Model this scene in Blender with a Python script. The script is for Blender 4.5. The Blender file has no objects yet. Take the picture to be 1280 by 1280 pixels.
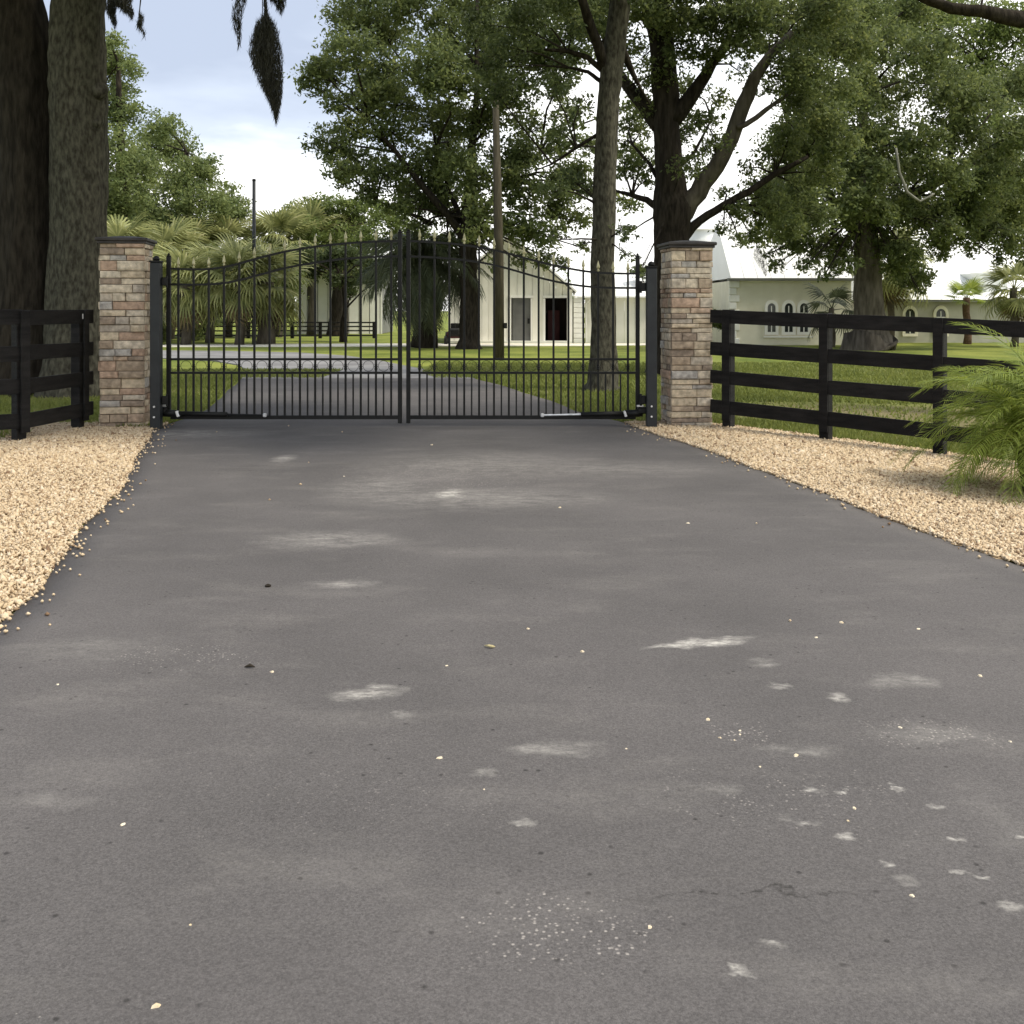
import bpy, math, random
import numpy as np
from mathutils import Vector, Matrix, Euler

random.seed(7); rng = np.random.default_rng(7)
scene = bpy.context.scene
col = scene.collection
R = math.radians

# ------------------------------------------------------------------ camera
F = 1300.0; EYE = 1.4; HOR = 388.0          # focal length in px of a 1280 px frame, eye height, horizon row
cd = bpy.data.cameras.new('camera'); cam = bpy.data.objects.new('camera', cd); col.objects.link(cam)
cd.sensor_width = 36; cd.lens = 36 * F / 1280; cd.shift_y = -(640 - HOR) / 1280
cd.clip_start = .05; cd.clip_end = 3000
cam.location = (0, 0, EYE); cam.rotation_euler = (R(90), 0, 0)
scene.camera = cam

# ------------------------------------------------------------------ sky, sun, exposure
SUN_EL, SUN_AZ = 58, 112            # azimuth from +Y (view direction) clockwise: right and a little behind the viewer
w = bpy.data.worlds.new('World'); scene.world = w; w.use_nodes = True
nt = w.node_tree; nt.nodes.clear(); L = nt.links.new
out = nt.nodes.new('ShaderNodeOutputWorld'); bg = nt.nodes.new('ShaderNodeBackground')
sky = nt.nodes.new('ShaderNodeTexSky'); sky.sky_type = 'NISHITA'; sky.sun_disc = False
sky.sun_elevation = R(SUN_EL); sky.sun_rotation = R(SUN_AZ); sky.air_density = 1.3; sky.dust_density = 2
tc = nt.nodes.new('ShaderNodeTexCoord'); mp = nt.nodes.new('ShaderNodeMapping')
mp.inputs['Scale'].default_value = (1.0, 1.0, 3.2); mp.inputs['Location'].default_value = (.35, .1, .25)
L(tc.outputs['Generated'], mp.inputs['Vector'])
ns = nt.nodes.new('ShaderNodeTexNoise'); ns.inputs['Scale'].default_value = 2.6; ns.inputs['Detail'].default_value = 6; ns.inputs['Roughness'].default_value = .5
L(mp.outputs[0], ns.inputs['Vector'])
sep = nt.nodes.new('ShaderNodeSeparateXYZ'); L(tc.outputs['Generated'], sep.inputs[0])
low = nt.nodes.new('ShaderNodeMapRange'); low.inputs['From Min'].default_value = .05; low.inputs['From Max'].default_value = .30
low.inputs['To Min'].default_value = .30; low.inputs['To Max'].default_value = -.04
L(sep.outputs['Z'], low.inputs['Value'])
side = nt.nodes.new('ShaderNodeMapRange'); side.inputs['From Min'].default_value = -.35; side.inputs['From Max'].default_value = .5
side.inputs['To Min'].default_value = -.07; side.inputs['To Max'].default_value = .16
L(sep.outputs['X'], side.inputs['Value'])
a1 = nt.nodes.new('ShaderNodeMath'); a1.operation = 'ADD'; L(ns.outputs['Fac'], a1.inputs[0]); L(low.outputs[0], a1.inputs[1])
a2 = nt.nodes.new('ShaderNodeMath'); a2.operation = 'ADD'; L(a1.outputs[0], a2.inputs[0]); L(side.outputs[0], a2.inputs[1])
cr = nt.nodes.new('ShaderNodeValToRGB'); e = cr.color_ramp.elements
e[0].position = .36; e[0].color = (.35, .40, .50, 1); e[1].position = .66; e[1].color = (1.02, 1.01, .99, 1)
m_ = e.new(.5); m_.color = (.47, .525, .62, 1)
L(a2.outputs[0], cr.inputs['Fac'])
sc_ = nt.nodes.new('ShaderNodeVectorMath'); sc_.operation = 'SCALE'; sc_.inputs['Scale'].default_value = 10.5
L(cr.outputs['Color'], sc_.inputs[0])
mx = nt.nodes.new('ShaderNodeMix'); mx.data_type = 'RGBA'; mx.inputs[0].default_value = .94
L(sky.outputs[0], mx.inputs[6]); L(sc_.outputs[0], mx.inputs[7])
L(mx.outputs[2], bg.inputs['Color']); bg.inputs['Strength'].default_value = .10
L(bg.outputs[0], out.inputs[0])

sd = bpy.data.lights.new('sun', 'SUN'); sun = bpy.data.objects.new('sun', sd); col.objects.link(sun)
sd.energy = 2.3; sd.angle = R(12); sd.color = (1, .93, .80)
sv = Vector((math.sin(R(SUN_AZ)) * math.cos(R(SUN_EL)), math.cos(R(SUN_AZ)) * math.cos(R(SUN_EL)), math.sin(R(SUN_EL))))
sun.rotation_euler = sv.to_track_quat('Z', 'Y').to_euler(); sun.location = sv * 60
scene.view_settings.view_transform = 'Standard'; scene.view_settings.look = 'None'
scene.view_settings.exposure = .75; scene.view_settings.gamma = 1

# ------------------------------------------------------------------ helpers
def P(px, py, Y): return Vector(((px - 640) * Y / F, Y, EYE - (py - HOR) * Y / F))
def G(px, py):
    Y = F * EYE / (py - HOR); return ((px - 640) * Y / F, Y)
def sstep(a, b, x):
    t = np.clip((np.asarray(x, float) - a) / (b - a), 0, 1); return t * t * (3 - 2 * t)
def gz(x, y):       # the ground falls a little to the right of the drive
    x = np.asarray(x, float); y = np.asarray(y, float)
    return -.05 * np.clip(x - 2.6, 0, 4) * (1 - sstep(13, 22, y))

def node_mat(name):
    m = bpy.data.materials.new(name); m.use_nodes = True
    t = m.node_tree; b = t.nodes['Principled BSDF']; return m, t, b
def mat(name, c1, c2=None, scale=8, rough=.7, bump=0, bscale=None, spec=.3, metal=0, detail=5, stretch=None, rnd=0):
    """procedural material: two colours mixed by object-space noise, optional bump, optional per-object brightness"""
    m, t, b = node_mat(name); Lk = t.links.new
    b.inputs['Roughness'].default_value = rough; b.inputs['Metallic'].default_value = metal
    b.inputs['Specular IOR Level'].default_value = spec
    co = t.nodes.new('ShaderNodeNewGeometry'); mp = t.nodes.new('ShaderNodeMapping')
    if stretch: mp.inputs['Scale'].default_value = stretch
    Lk(co.outputs['Position'], mp.inputs[0])
    n = t.nodes.new('ShaderNodeTexNoise'); n.inputs['Scale'].default_value = scale; n.inputs['Detail'].default_value = detail
    Lk(mp.outputs[0], n.inputs['Vector'])
    r = t.nodes.new('ShaderNodeValToRGB'); e = r.color_ramp.elements
    e[0].position = .35; e[1].position = .68; e[0].color = (*c1, 1); e[1].color = (*(c2 or tuple(min(1, v * 1.25) for v in c1)), 1)
    Lk(n.outputs['Fac'], r.inputs[0]); o = r.outputs[0]
    if rnd:
        oi = t.nodes.new('ShaderNodeObjectInfo'); mr = t.nodes.new('ShaderNodeMapRange')
        mr.inputs['To Min'].default_value = 1 - rnd; mr.inputs['To Max'].default_value = 1 + rnd; Lk(oi.outputs['Random'], mr.inputs[0])
        v = t.nodes.new('ShaderNodeVectorMath'); v.operation = 'SCALE'; Lk(o, v.inputs[0]); Lk(mr.outputs[0], v.inputs['Scale']); o = v.outputs[0]
    Lk(o, b.inputs['Base Color'])
    if bump:
        n2 = t.nodes.new('ShaderNodeTexNoise'); n2.inputs['Scale'].default_value = bscale or scale * 3; n2.inputs['Detail'].default_value = 6
        Lk(mp.outputs[0], n2.inputs['Vector'])
        bp = t.nodes.new('ShaderNodeBump'); bp.inputs['Strength'].default_value = bump; bp.inputs['Distance'].default_value = .02
        Lk(n2.outputs['Fac'], bp.inputs['Height']); Lk(bp.outputs[0], b.inputs['Normal'])
    return m
def leaf_mat(name, dark, light, trans=.35, warm=None, rough=.55):
    """leaf colours vary per leaf and per clump of leaves; thin leaves let some light through"""
    m, t, b = node_mat(name); Lk = t.links.new
    g = t.nodes.new('ShaderNodeNewGeometry')
    n = t.nodes.new('ShaderNodeTexNoise'); n.inputs['Scale'].default_value = .9; n.inputs['Detail'].default_value = 3
    Lk(g.outputs['Position'], n.inputs['Vector'])
    ad = t.nodes.new('ShaderNodeMath'); ad.operation = 'MULTIPLY_ADD'; ad.inputs[1].default_value = .5
    s2 = t.nodes.new('ShaderNodeMath'); s2.operation = 'MULTIPLY'; s2.inputs[1].default_value = .75
    Lk(n.outputs['Fac'], s2.inputs[0]); Lk(g.outputs['Random Per Island'], ad.inputs[0]); Lk(s2.outputs[0], ad.inputs[2])
    r = t.nodes.new('ShaderNodeValToRGB'); e = r.color_ramp.elements
    e[0].position = .2; e[0].color = (*dark, 1); e[1].position = .85; e[1].color = (*light, 1)
    if warm: q = e.new(.97); q.color = (*warm, 1)
    Lk(ad.outputs[0], r.inputs[0])
    b.inputs['Roughness'].default_value = rough; b.inputs['Specular IOR Level'].default_value = .25
    Lk(r.outputs[0], b.inputs['Base Color'])
    tr = t.nodes.new('ShaderNodeBsdfTranslucent'); hs = t.nodes.new('ShaderNodeHueSaturation'); hs.inputs['Value'].default_value = 1.5; hs.inputs['Hue'].default_value = .485
    Lk(r.outputs[0], hs.inputs['Color']); Lk(hs.outputs[0], tr.inputs['Color'])
    ms = t.nodes.new('ShaderNodeMixShader'); ms.inputs[0].default_value = trans
    o = t.nodes['Material Output']; Lk(b.outputs[0], ms.inputs[1]); Lk(tr.outputs[0], ms.inputs[2]); Lk(ms.outputs[0], o.inputs[0])
    return m

def props(o, label=None, cat=None, group=None, kind=None):
    if label: o['label'] = label
    if cat: o['category'] = cat
    if group: o['group'] = group
    if kind: o['kind'] = kind
    return o
def thing(name, loc, label, cat, group=None, kind=None, rz=0):
    o = bpy.data.objects.new(name, None); col.objects.link(o); o.location = loc; o.rotation_euler.z = rz
    o.empty_display_size = .2
    return props(o, label, cat, group, kind)
def root_of(o):
    while o.parent: o = o.parent
    return o
def link_mesh(name, me, m, parent=None, loc=None):
    o = bpy.data.objects.new(name, me); col.objects.link(o)
    if m and not me.materials: me.materials.append(m)
    if parent: o.parent = parent
    if loc is not None: o.location = loc
    return o
class MB:
    """collects geometry in world coordinates and links it as one mesh object"""
    def __init__(s): s.v = []; s.f = []
    def add(s, vs, fs):
        k = len(s.v); s.v += [tuple(v) for v in vs]; s.f += [tuple(k + i for i in f) for f in fs]; return s
    def box(s, c, d, rz=0, ch=0, M=None):
        """box centred at c with size d; ch = chamfer"""
        hx, hy, hz = d[0] / 2, d[1] / 2, d[2] / 2
        if ch <= 0:
            vs = [Vector((x, y, z)) for x in (-hx, hx) for y in (-hy, hy) for z in (-hz, hz)]
            fs = [(0, 1, 3, 2), (4, 6, 7, 5), (0, 4, 5, 1), (2, 3, 7, 6), (0, 2, 6, 4), (1, 5, 7, 3)]
        else:
            ch = min(ch, hx * .45, hy * .45, hz * .45); vs = []; ix = {}
            for sx in (-1, 1):
                for sy in (-1, 1):
                    for sz in (-1, 1):
                        for a in range(3):
                            p = [sx * hx, sy * hy, sz * hz]
                            for b in range(3):
                                if b != a: p[b] -= (sx, sy, sz)[b] * ch
                            ix[(sx, sy, sz, a)] = len(vs); vs.append(Vector(p))
            fs = []
            for a in range(3):
                b, c_ = (a + 1) % 3, (a + 2) % 3
                for sg in (-1, 1):
                    q = []
                    for sb, sc2 in ((-1, -1), (1, -1), (1, 1), (-1, 1)):
                        k = [0, 0, 0]; k[a] = sg; k[b] = sb; k[c_] = sc2; q.append(ix[(*k, a)])
                    fs.append(tuple(q) if sg > 0 else tuple(q[::-1]))
                for sb in (-1, 1):
                    for sc2 in (-1, 1):
                        k1 = [0] * 3; k2 = [0] * 3; k1[a] = -1; k2[a] = 1
                        for k in (k1, k2): k[b] = sb; k[c_] = sc2
                        fs.append((ix[(*k1, b)], ix[(*k2, b)], ix[(*k2, c_)], ix[(*k1, c_)]))
            for sx in (-1, 1):
                for sy in (-1, 1):
                    for sz in (-1, 1): fs.append(tuple(ix[(sx, sy, sz, a)] for a in range(3)))
        T = M if M is not None else Matrix.Rotation(rz, 3, 'Z')
        c = Vector(c); return s.add([c + T @ v for v in vs], fs)
    def beam(s, p, q, wd, ht, ch=0):
        """board from p to q (centre line): wd across (horizontal), ht in the upright direction"""
        p, q = Vector(p), Vector(q); d = q - p; x = d.normalized(); y = Vector((0, 0, 1)).cross(x)
        if y.length < 1e-4: y = Vector((0, 1, 0))
        y.normalize(); z = x.cross(y)
        return s.box((p + q) / 2, (d.length, wd, ht), ch=ch, M=Matrix((x, y, z)).transposed())
    def tube(s, pts, rad, n=8, cap=True, wob=0):
        pts = [Vector(p) for p in pts]
        if not hasattr(rad, '__len__'): rad = [rad] * len(pts)
        rings = []; prev = None
        for i, p in enumerate(pts):
            d = (pts[min(i + 1, len(pts) - 1)] - pts[max(i - 1, 0)]).normalized()
            if prev is None: prev = Vector((1, 0, 0)) if abs(d.x) < .8 else Vector((0, 1, 0))
            u = (prev - d * prev.dot(d)).normalized(); prev = u; v2 = d.cross(u)
            ring = []
            for k in range(n):
                a = 2 * math.pi * k / n
                r = rad[i] * (1 + (wob * (math.sin(3 * a + i * .35) * .5 + math.sin(7 * a - i * .5) * .3 + random.uniform(-.35, .35)) if wob else 0))
                ring.append(p + (u * math.cos(a) + v2 * math.sin(a)) * r)
            rings.append(ring)
        vs = [q for r in rings for q in r]; fs = []
        for i in range(len(pts) - 1):
            for k in range(n): fs.append((i * n + k, i * n + (k + 1) % n, (i + 1) * n + (k + 1) % n, (i + 1) * n + k))
        if cap: fs += [tuple(range(n))[::-1], tuple(range((len(pts) - 1) * n, len(pts) * n))]
        return s.add(vs, fs)
    def lathe(s, c, prof, n=16):
        c = Vector(c); vs = [c + Vector((r * math.cos(2 * math.pi * k / n), r * math.sin(2 * math.pi * k / n), z)) for r, z in prof for k in range(n)]
        fs = [(i * n + k, i * n + (k + 1) % n, (i + 1) * n + (k + 1) % n, (i + 1) * n + k) for i in range(len(prof) - 1) for k in range(n)]
        fs += [tuple(range(n))[::-1], tuple(range((len(prof) - 1) * n, len(prof) * n))]
        return s.add(vs, fs)
    def prism(s, poly, y0, y1):
        """polygon in the x,z plane extruded from y0 to y1"""
        n = len(poly); vs = [(x, y0, z) for x, z in poly] + [(x, y1, z) for x, z in poly]
        return s.add(vs, [tuple(range(n)), tuple(range(2 * n - 1, n - 1, -1))] + [(i, i + n, (i + 1) % n + n, (i + 1) % n) for i in range(n)])
    def build(s, name, m, parent=None, smooth=False, loc=None):
        off = Vector(loc) if loc is not None else Vector((0, 0, 0))
        base = off.copy()
        if parent:
            o = parent
            while o: base += o.location if loc is None else Vector((0, 0, 0)); o = o.parent
        me = bpy.data.meshes.new(name)
        me.from_pydata([(v[0] - base.x, v[1] - base.y, v[2] - base.z) for v in s.v], [], s.f); me.update()
        if smooth: me.polygons.foreach_set('use_smooth', [True] * len(me.polygons))
        o = link_mesh(name, me, m, parent)
        if loc is not None:
            p = Vector(loc); q = parent
            while q: p -= q.location; q = q.parent
            o.location = p
        return o
def fast_mesh(name, verts, nper, m, parent=None, faces=None, kind=None):
    """verts (N,3) made of separate polygons of nper corners"""
    verts = np.asarray(verts, dtype=np.float32)
    if parent: verts = verts - np.array(root_of(parent).location, dtype=np.float32)
    me = bpy.data.meshes.new(name); n = len(verts)
    me.vertices.add(n); me.vertices.foreach_set('co', verts.ravel())
    if faces is None: idx = np.arange(n, dtype=np.int32)
    else: idx = np.asarray(faces, dtype=np.int32).ravel()
    me.loops.add(len(idx)); me.loops.foreach_set('vertex_index', idx)
    me.polygons.add(len(idx) // nper); me.polygons.foreach_set('loop_start', np.arange(0, len(idx), nper, dtype=np.int32))
    me.update(calc_edges=True)
    o = link_mesh(name, me, m, parent)
    if kind: o['kind'] = kind
    return o
def unit(a): return a / np.maximum(np.linalg.norm(a, axis=1, keepdims=True), 1e-6)
def leaf_quads(c, s, asp=.45, droop=0):
    n = len(c); t = rng.normal(size=(n, 3)); t[:, 2] -= droop; t = unit(t)
    b = unit(np.cross(t, rng.normal(size=(n, 3)))); s = s[:, None]
    return np.stack([c - t * s, c + b * s * asp, c + t * s, c - b * s * asp], 1).reshape(-1, 3)
def crown_points(clumps, s, lai=2.6, droop=0):
    """clumps (x,y,z,R,density): each is broken into sprays of leaves so that sky shows between them"""
    cs = []
    for (x, y, z, Rr, dn) in clumps:
        n = int(lai * dn * math.pi * Rr * Rr / (.9 * s * s))
        m = max(8, int(46 * min(1.2, dn + .1)))
        d = unit(rng.normal(size=(m, 3))); rr = Rr * rng.uniform(.3, 1.02, (m, 1)) ; cc = d * rr; cc[:, 2] *= .82
        k = rng.integers(0, m, n); sp = Rr * rng.uniform(.11, .27, m)
        g = rng.normal(size=(n, 3)) * sp[k][:, None]; g[:, 2] *= .6
        g[:, 2] -= droop * np.abs(g[:, 0])
        cs.append(np.array([x, y, z]) + cc[k] + g)
    c = np.concatenate(cs); return c
def crown(parent, clumps, s, m, lai=2.6, droop=0, name='crown'):
    c = crown_points(clumps, s, lai, droop)
    sz = s * rng.uniform(.6, 1.35, len(c))
    return fast_mesh(name, leaf_quads(c, sz, droop=droop), 4, m, parent)
def px_clumps(lst, Y, depth):
    o = []
    for t in lst:
        px, py, r = t[:3]; dn = t[3] if len(t) > 3 else 1
        y = Y + random.uniform(-depth, depth); p = P(px, py, y); o.append((p.x, p.y, p.z, r * y / F, dn))
    return o
def limb(parent, pts, Y, m, name='limb', n=8, jit=.12, dy=0, sub=3):
    """pts (px, py, half width px): a tapered limb; it drifts dy metres in depth toward its tip"""
    q = []; rr = []
    for i in range(len(pts) - 1):
        a, b = pts[i], pts[i + 1]
        for k in range(sub):
            t = k / sub; f = (i + t) / (len(pts) - 1); y = Y + dy * f
            p = P(a[0] + (b[0] - a[0]) * t, a[1] + (b[1] - a[1]) * t, y)
            if i + k > 0: p += Vector([random.uniform(-1, 1) * jit * (a[2] * y / F) for _ in range(3)])
            q.append(p); rr.append((a[2] + (b[2] - a[2]) * t) * y / F)
    a = pts[-1]; q.append(P(a[0], a[1], Y + dy)); rr.append(a[2] * (Y + dy) / F)
    return MB().tube(q, rr, n=n, wob=.12).build(name, m, parent, smooth=True)
def twigs(parent, start_pts, clumps, m, r0=.05, name='twigs'):
    """thin boughs that reach from the limbs into every clump of leaves"""
    mb = MB(); S = [Vector(p) for p in start_pts]
    for (x, y, z, Rr, dn) in clumps:
        c = Vector((x, y, z)); s0 = min(S, key=lambda p: (p - c).length + max(0, p.z - c.z) * 1.5)
        mid = (s0 + c) / 2 + Vector((random.uniform(-.3, .3), random.uniform(-.3, .3), random.uniform(0, .35))) * Rr
        mb.tube([s0, mid, c], [r0, r0 * .65, r0 * .35], n=5)
        for k in range(6):
            d = Vector((random.gauss(0, 1), random.gauss(0, 1), random.gauss(0, .7))).normalized() * Rr * .85
            st = mid.lerp(c, random.uniform(.3, 1))
            mb.tube([st, st + d * .5 + Vector((0, 0, .06)), c + d], [r0 * .35, r0 * .22, r0 * .08], n=4)
    return mb.build(name, m, parent)

# ------------------------------------------------------------------ materials
BARK_D = mat('bark_dark', (.016, .013, .010), (.044, .037, .028), 9, .95, 1.0, 20, .1, stretch=(1.6, 1.6, .35))
BARK_G = mat('bark_lichen', (.034, .031, .023), (.105, .100, .074), 13, .95, 1.0, 24, .1, stretch=(1.5, 1.5, .6))
BARK_M = mat('bark_mid', (.06, .052, .04), (.13, .115, .09), 5, .95, .9, 16, .1, stretch=(1.6, 1.6, .35))
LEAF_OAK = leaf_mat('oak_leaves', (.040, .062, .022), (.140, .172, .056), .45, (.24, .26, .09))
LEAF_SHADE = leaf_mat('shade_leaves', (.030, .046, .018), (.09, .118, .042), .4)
LEAF_LIGHT = leaf_mat('light_leaves', (.06, .095, .036), (.20, .24, .085), .42, (.27, .31, .12))
LEAF_FRESH = leaf_mat('fresh_leaves', (.055, .085, .025), (.165, .21, .06), .44, (.24, .29, .09))
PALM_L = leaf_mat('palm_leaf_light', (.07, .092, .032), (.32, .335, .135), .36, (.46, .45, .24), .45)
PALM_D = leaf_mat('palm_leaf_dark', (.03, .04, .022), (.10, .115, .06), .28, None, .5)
PALM_F = leaf_mat('date_palm_leaf', (.09, .14, .022), (.24, .30, .055), .44, (.36, .39, .12), .45)
PALM_DRY = mat('palm_dry_leaf', (.12, .09, .05), (.24, .19, .11), 6, .9)
MOSS = leaf_mat('spanish_moss', (.016, .016, .012), (.06, .06, .045), .15)
FENCE = mat('black_stained_wood', (.005, .0045, .0045), (.017, .0155, .0145), 4, .6, .6, 45, .22, stretch=(1, 1, 6), rnd=.25)
IRON = mat('black_painted_iron', (.006, .006, .0055), (.011, .011, .010), 10, .5, .1, 60, .25)
IRON_G = mat('dark_grey_painted_steel', (.013, .015, .017), (.021, .024, .026), 6, .5, .1, 60, .4)
GOLD = mat('gilded_tip', (.30, .28, .14), (.50, .47, .27), 20, .45, spec=.5)
STEEL = mat('bright_steel', (.6, .6, .6), (.8, .8, .8), 20, .3, metal=.4)
MORTAR = mat('mortar_core', (.13, .11, .085), (.19, .165, .13), 20, .95, .5, 60, .1)
CAP = mat('dark_bronze_cap', (.03, .026, .024), (.05, .044, .04), 8, .5, .2, 40, .3)

# ledger stone: every stone takes its own tone from tan, brown, grey and rust
def stone_mat(name, shift):
    m, t, b = node_mat(name); Lk = t.links.new
    oi = t.nodes.new('ShaderNodeObjectInfo'); r = t.nodes.new('ShaderNodeValToRGB'); r.color_ramp.interpolation = 'CONSTANT'
    cols = [(.45, .37, .265), (.30, .235, .17), (.48, .41, .31), (.37, .32, .26), (.38, .285, .205), (.51, .44, .34), (.26, .205, .155), (.46, .38, .275), (.35, .325, .29), (.38, .27, .195), (.49, .42, .32), (.34, .27, .195), (.43, .37, .29), (.47, .39, .28)]
    e = r.color_ramp.elements; cols = cols[shift:] + cols[:shift]
    while len(e) < len(cols): e.new(.5)
    for i, c in enumerate(cols): e[i].position = i / len(cols); e[i].color = (*c, 1)
    Lk(oi.outputs['Random'], r.inputs[0])
    g = t.nodes.new('ShaderNodeNewGeometry'); n = t.nodes.new('ShaderNodeTexNoise'); n.inputs['Scale'].default_value = 18; n.inputs['Detail'].default_value = 7
    Lk(g.outputs['Position'], n.inputs['Vector'])
    mr = t.nodes.new('ShaderNodeMapRange'); mr.inputs['From Min'].default_value = .3; mr.inputs['From Max'].default_value = .7; mr.inputs['To Min'].default_value = .75; mr.inputs['To Max'].default_value = 1.5
    Lk(n.outputs['Fac'], mr.inputs[0]); v = t.nodes.new('ShaderNodeVectorMath'); v.operation = 'SCALE'; Lk(r.outputs[0], v.inputs[0]); Lk(mr.outputs[0], v.inputs['Scale'])
    Lk(v.outputs[0], b.inputs['Base Color']); b.inputs['Roughness'].default_value = .9; b.inputs['Specular IOR Level'].default_value = .15
    n2 = t.nodes.new('ShaderNodeTexNoise'); n2.inputs['Scale'].default_value = 45; n2.inputs['Detail'].default_value = 6; Lk(g.outputs['Position'], n2.inputs['Vector'])
    bp = t.nodes.new('ShaderNodeBump'); bp.inputs['Strength'].default_value = .8; bp.inputs['Distance'].default_value = .012
    Lk(n2.outputs['Fac'], bp.inputs['Height']); Lk(bp.outputs[0], b.inputs['Normal'])
    return m
STONE = stone_mat('ledger_stone', 0)

# ------------------------------------------------------------------ ground
def lawn_mat():
    m, t, b = node_mat('lawn'); Lk = t.links.new
    g = t.nodes.new('ShaderNodeNewGeometry')
    def noise(s, d=5):
        n = t.nodes.new('ShaderNodeTexNoise'); n.inputs['Scale'].default_value = s; n.inputs['Detail'].default_value = d; Lk(g.outputs['Position'], n.inputs['Vector']); return n.outputs['Fac']
    r = t.nodes.new('ShaderNodeValToRGB'); e = r.color_ramp.elements
    e[0].position = .33; e[0].color = (.115, .15, .03, 1); e[1].position = .7; e[1].color = (.27, .29, .065, 1)
    Lk(noise(.5, 8), r.inputs[0])
    # thin dry patch between the right fence and the trees
    mp = t.nodes.new('ShaderNodeMapping'); mp.vector_type = 'TEXTURE'; mp.inputs['Location'].default_value = (6.2, 14.6, 0); mp.inputs['Scale'].default_value = (4.2, 2.3, 50)
    Lk(g.outputs['Position'], mp.inputs[0]); ln = t.nodes.new('ShaderNodeVectorMath'); ln.operation = 'LENGTH'; Lk(mp.outputs[0], ln.inputs[0])
    ad = t.nodes.new('ShaderNodeMath'); ad.operation = 'MULTIPLY_ADD'; ad.inputs[1].default_value = 1.1; Lk(noise(2.2, 6), ad.inputs[0]); Lk(ln.outputs['Value'], ad.inputs[2])
    mr = t.nodes.new('ShaderNodeMapRange'); mr.inputs['From Min'].default_value = 1.05; mr.inputs['From Max'].default_value = 1.75; mr.inputs['To Min'].default_value = .85; mr.inputs['To Max'].default_value = 0
    Lk(ad.outputs[0], mr.inputs[0])
    mx = t.nodes.new('ShaderNodeMix'); mx.data_type = 'RGBA'; mx.inputs[7].default_value = (.20, .165, .095, 1)
    Lk(mr.outputs[0], mx.inputs[0]); Lk(r.outputs[0], mx.inputs[6])
    v = t.nodes.new('ShaderNodeMapRange'); v.inputs['To Min'].default_value = .55; v.inputs['To Max'].default_value = 1.45; Lk(noise(14, 6), v.inputs[0])
    sc = t.nodes.new('ShaderNodeVectorMath'); sc.operation = 'SCALE'; Lk(mx.outputs[2], sc.inputs[0]); Lk(v.outputs[0], sc.inputs['Scale'])
    Lk(sc.outputs[0], b.inputs['Base Color']); b.inputs['Roughness'].default_value = .9; b.inputs['Specular IOR Level'].default_value = .1
    bp = t.nodes.new('ShaderNodeBump'); bp.inputs['Strength'].default_value = .8; bp.inputs['Distance'].default_value = .05; Lk(noise(40, 6), bp.inputs['Height']); Lk(bp.outputs[0], b.inputs['Normal'])
    return m
LAWN = lawn_mat()
def grid(xs, ys, zf):
    X, Yg = np.meshgrid(xs, ys); V = np.stack([X, Yg, zf(X, Yg)], -1).reshape(-1, 3); nx = len(xs)
    i, j = np.meshgrid(np.arange(nx - 1), np.arange(len(ys) - 1)); a = (j * nx + i).ravel()
    return V, np.stack([a, a + 1, a + nx + 1, a + nx], 1)
xs = np.concatenate([[-1500, -400, -120, -60], np.linspace(-30, 30, 61), [60, 120, 400, 1500]])
ys = np.concatenate([[-300, -60, -10], np.linspace(0, 40, 41), [50, 70, 100, 200, 500, 2000]])
V, Fc = grid(xs, ys, lambda x, y: gz(x, y))
ground = fast_mesh('ground', V, 4, LAWN, faces=Fc); props(ground, kind='structure')

# drive edges in metres (y, x), read off the photograph
LE = [(-6, -3.4), (0, -2.45), (3, -2.22), (4.53, -2.23), (5.17, -2.35), (6.3, -2.66), (7.0, -2.80), (7.84, -2.97), (9.4, -3.42), (12.0, -4.15), (13, -4.17), (14.7, -4.27), (17.8, -4.87), (21, -5.45)]
RE = [(-6, 5.4), (0, 4.4), (3, 3.5), (5.6, 2.77), (6.7, 2.52), (8.2, 2.28), (10.1, 1.95), (11.6, 1.60), (12.6, 1.44), (14.3, .88), (15.4, .70), (19.6, -.3), (21, -.75)]
def edge(tab, y): return np.interp(y, [a for a, _ in tab], [b for _, b in tab])
def enoise(y, k): return .012 * np.sin(y * 2.3 + k) + .007 * np.sin(y * 6.1 + 2 * k) + .004 * np.sin(y * 17 + k * 3) + .003 * np.sin(y * 41 + k)
def lx(y): return edge(LE, y) + enoise(y, 1.0)
def rx(y): return edge(RE, y) + enoise(y, 2.3)

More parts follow.
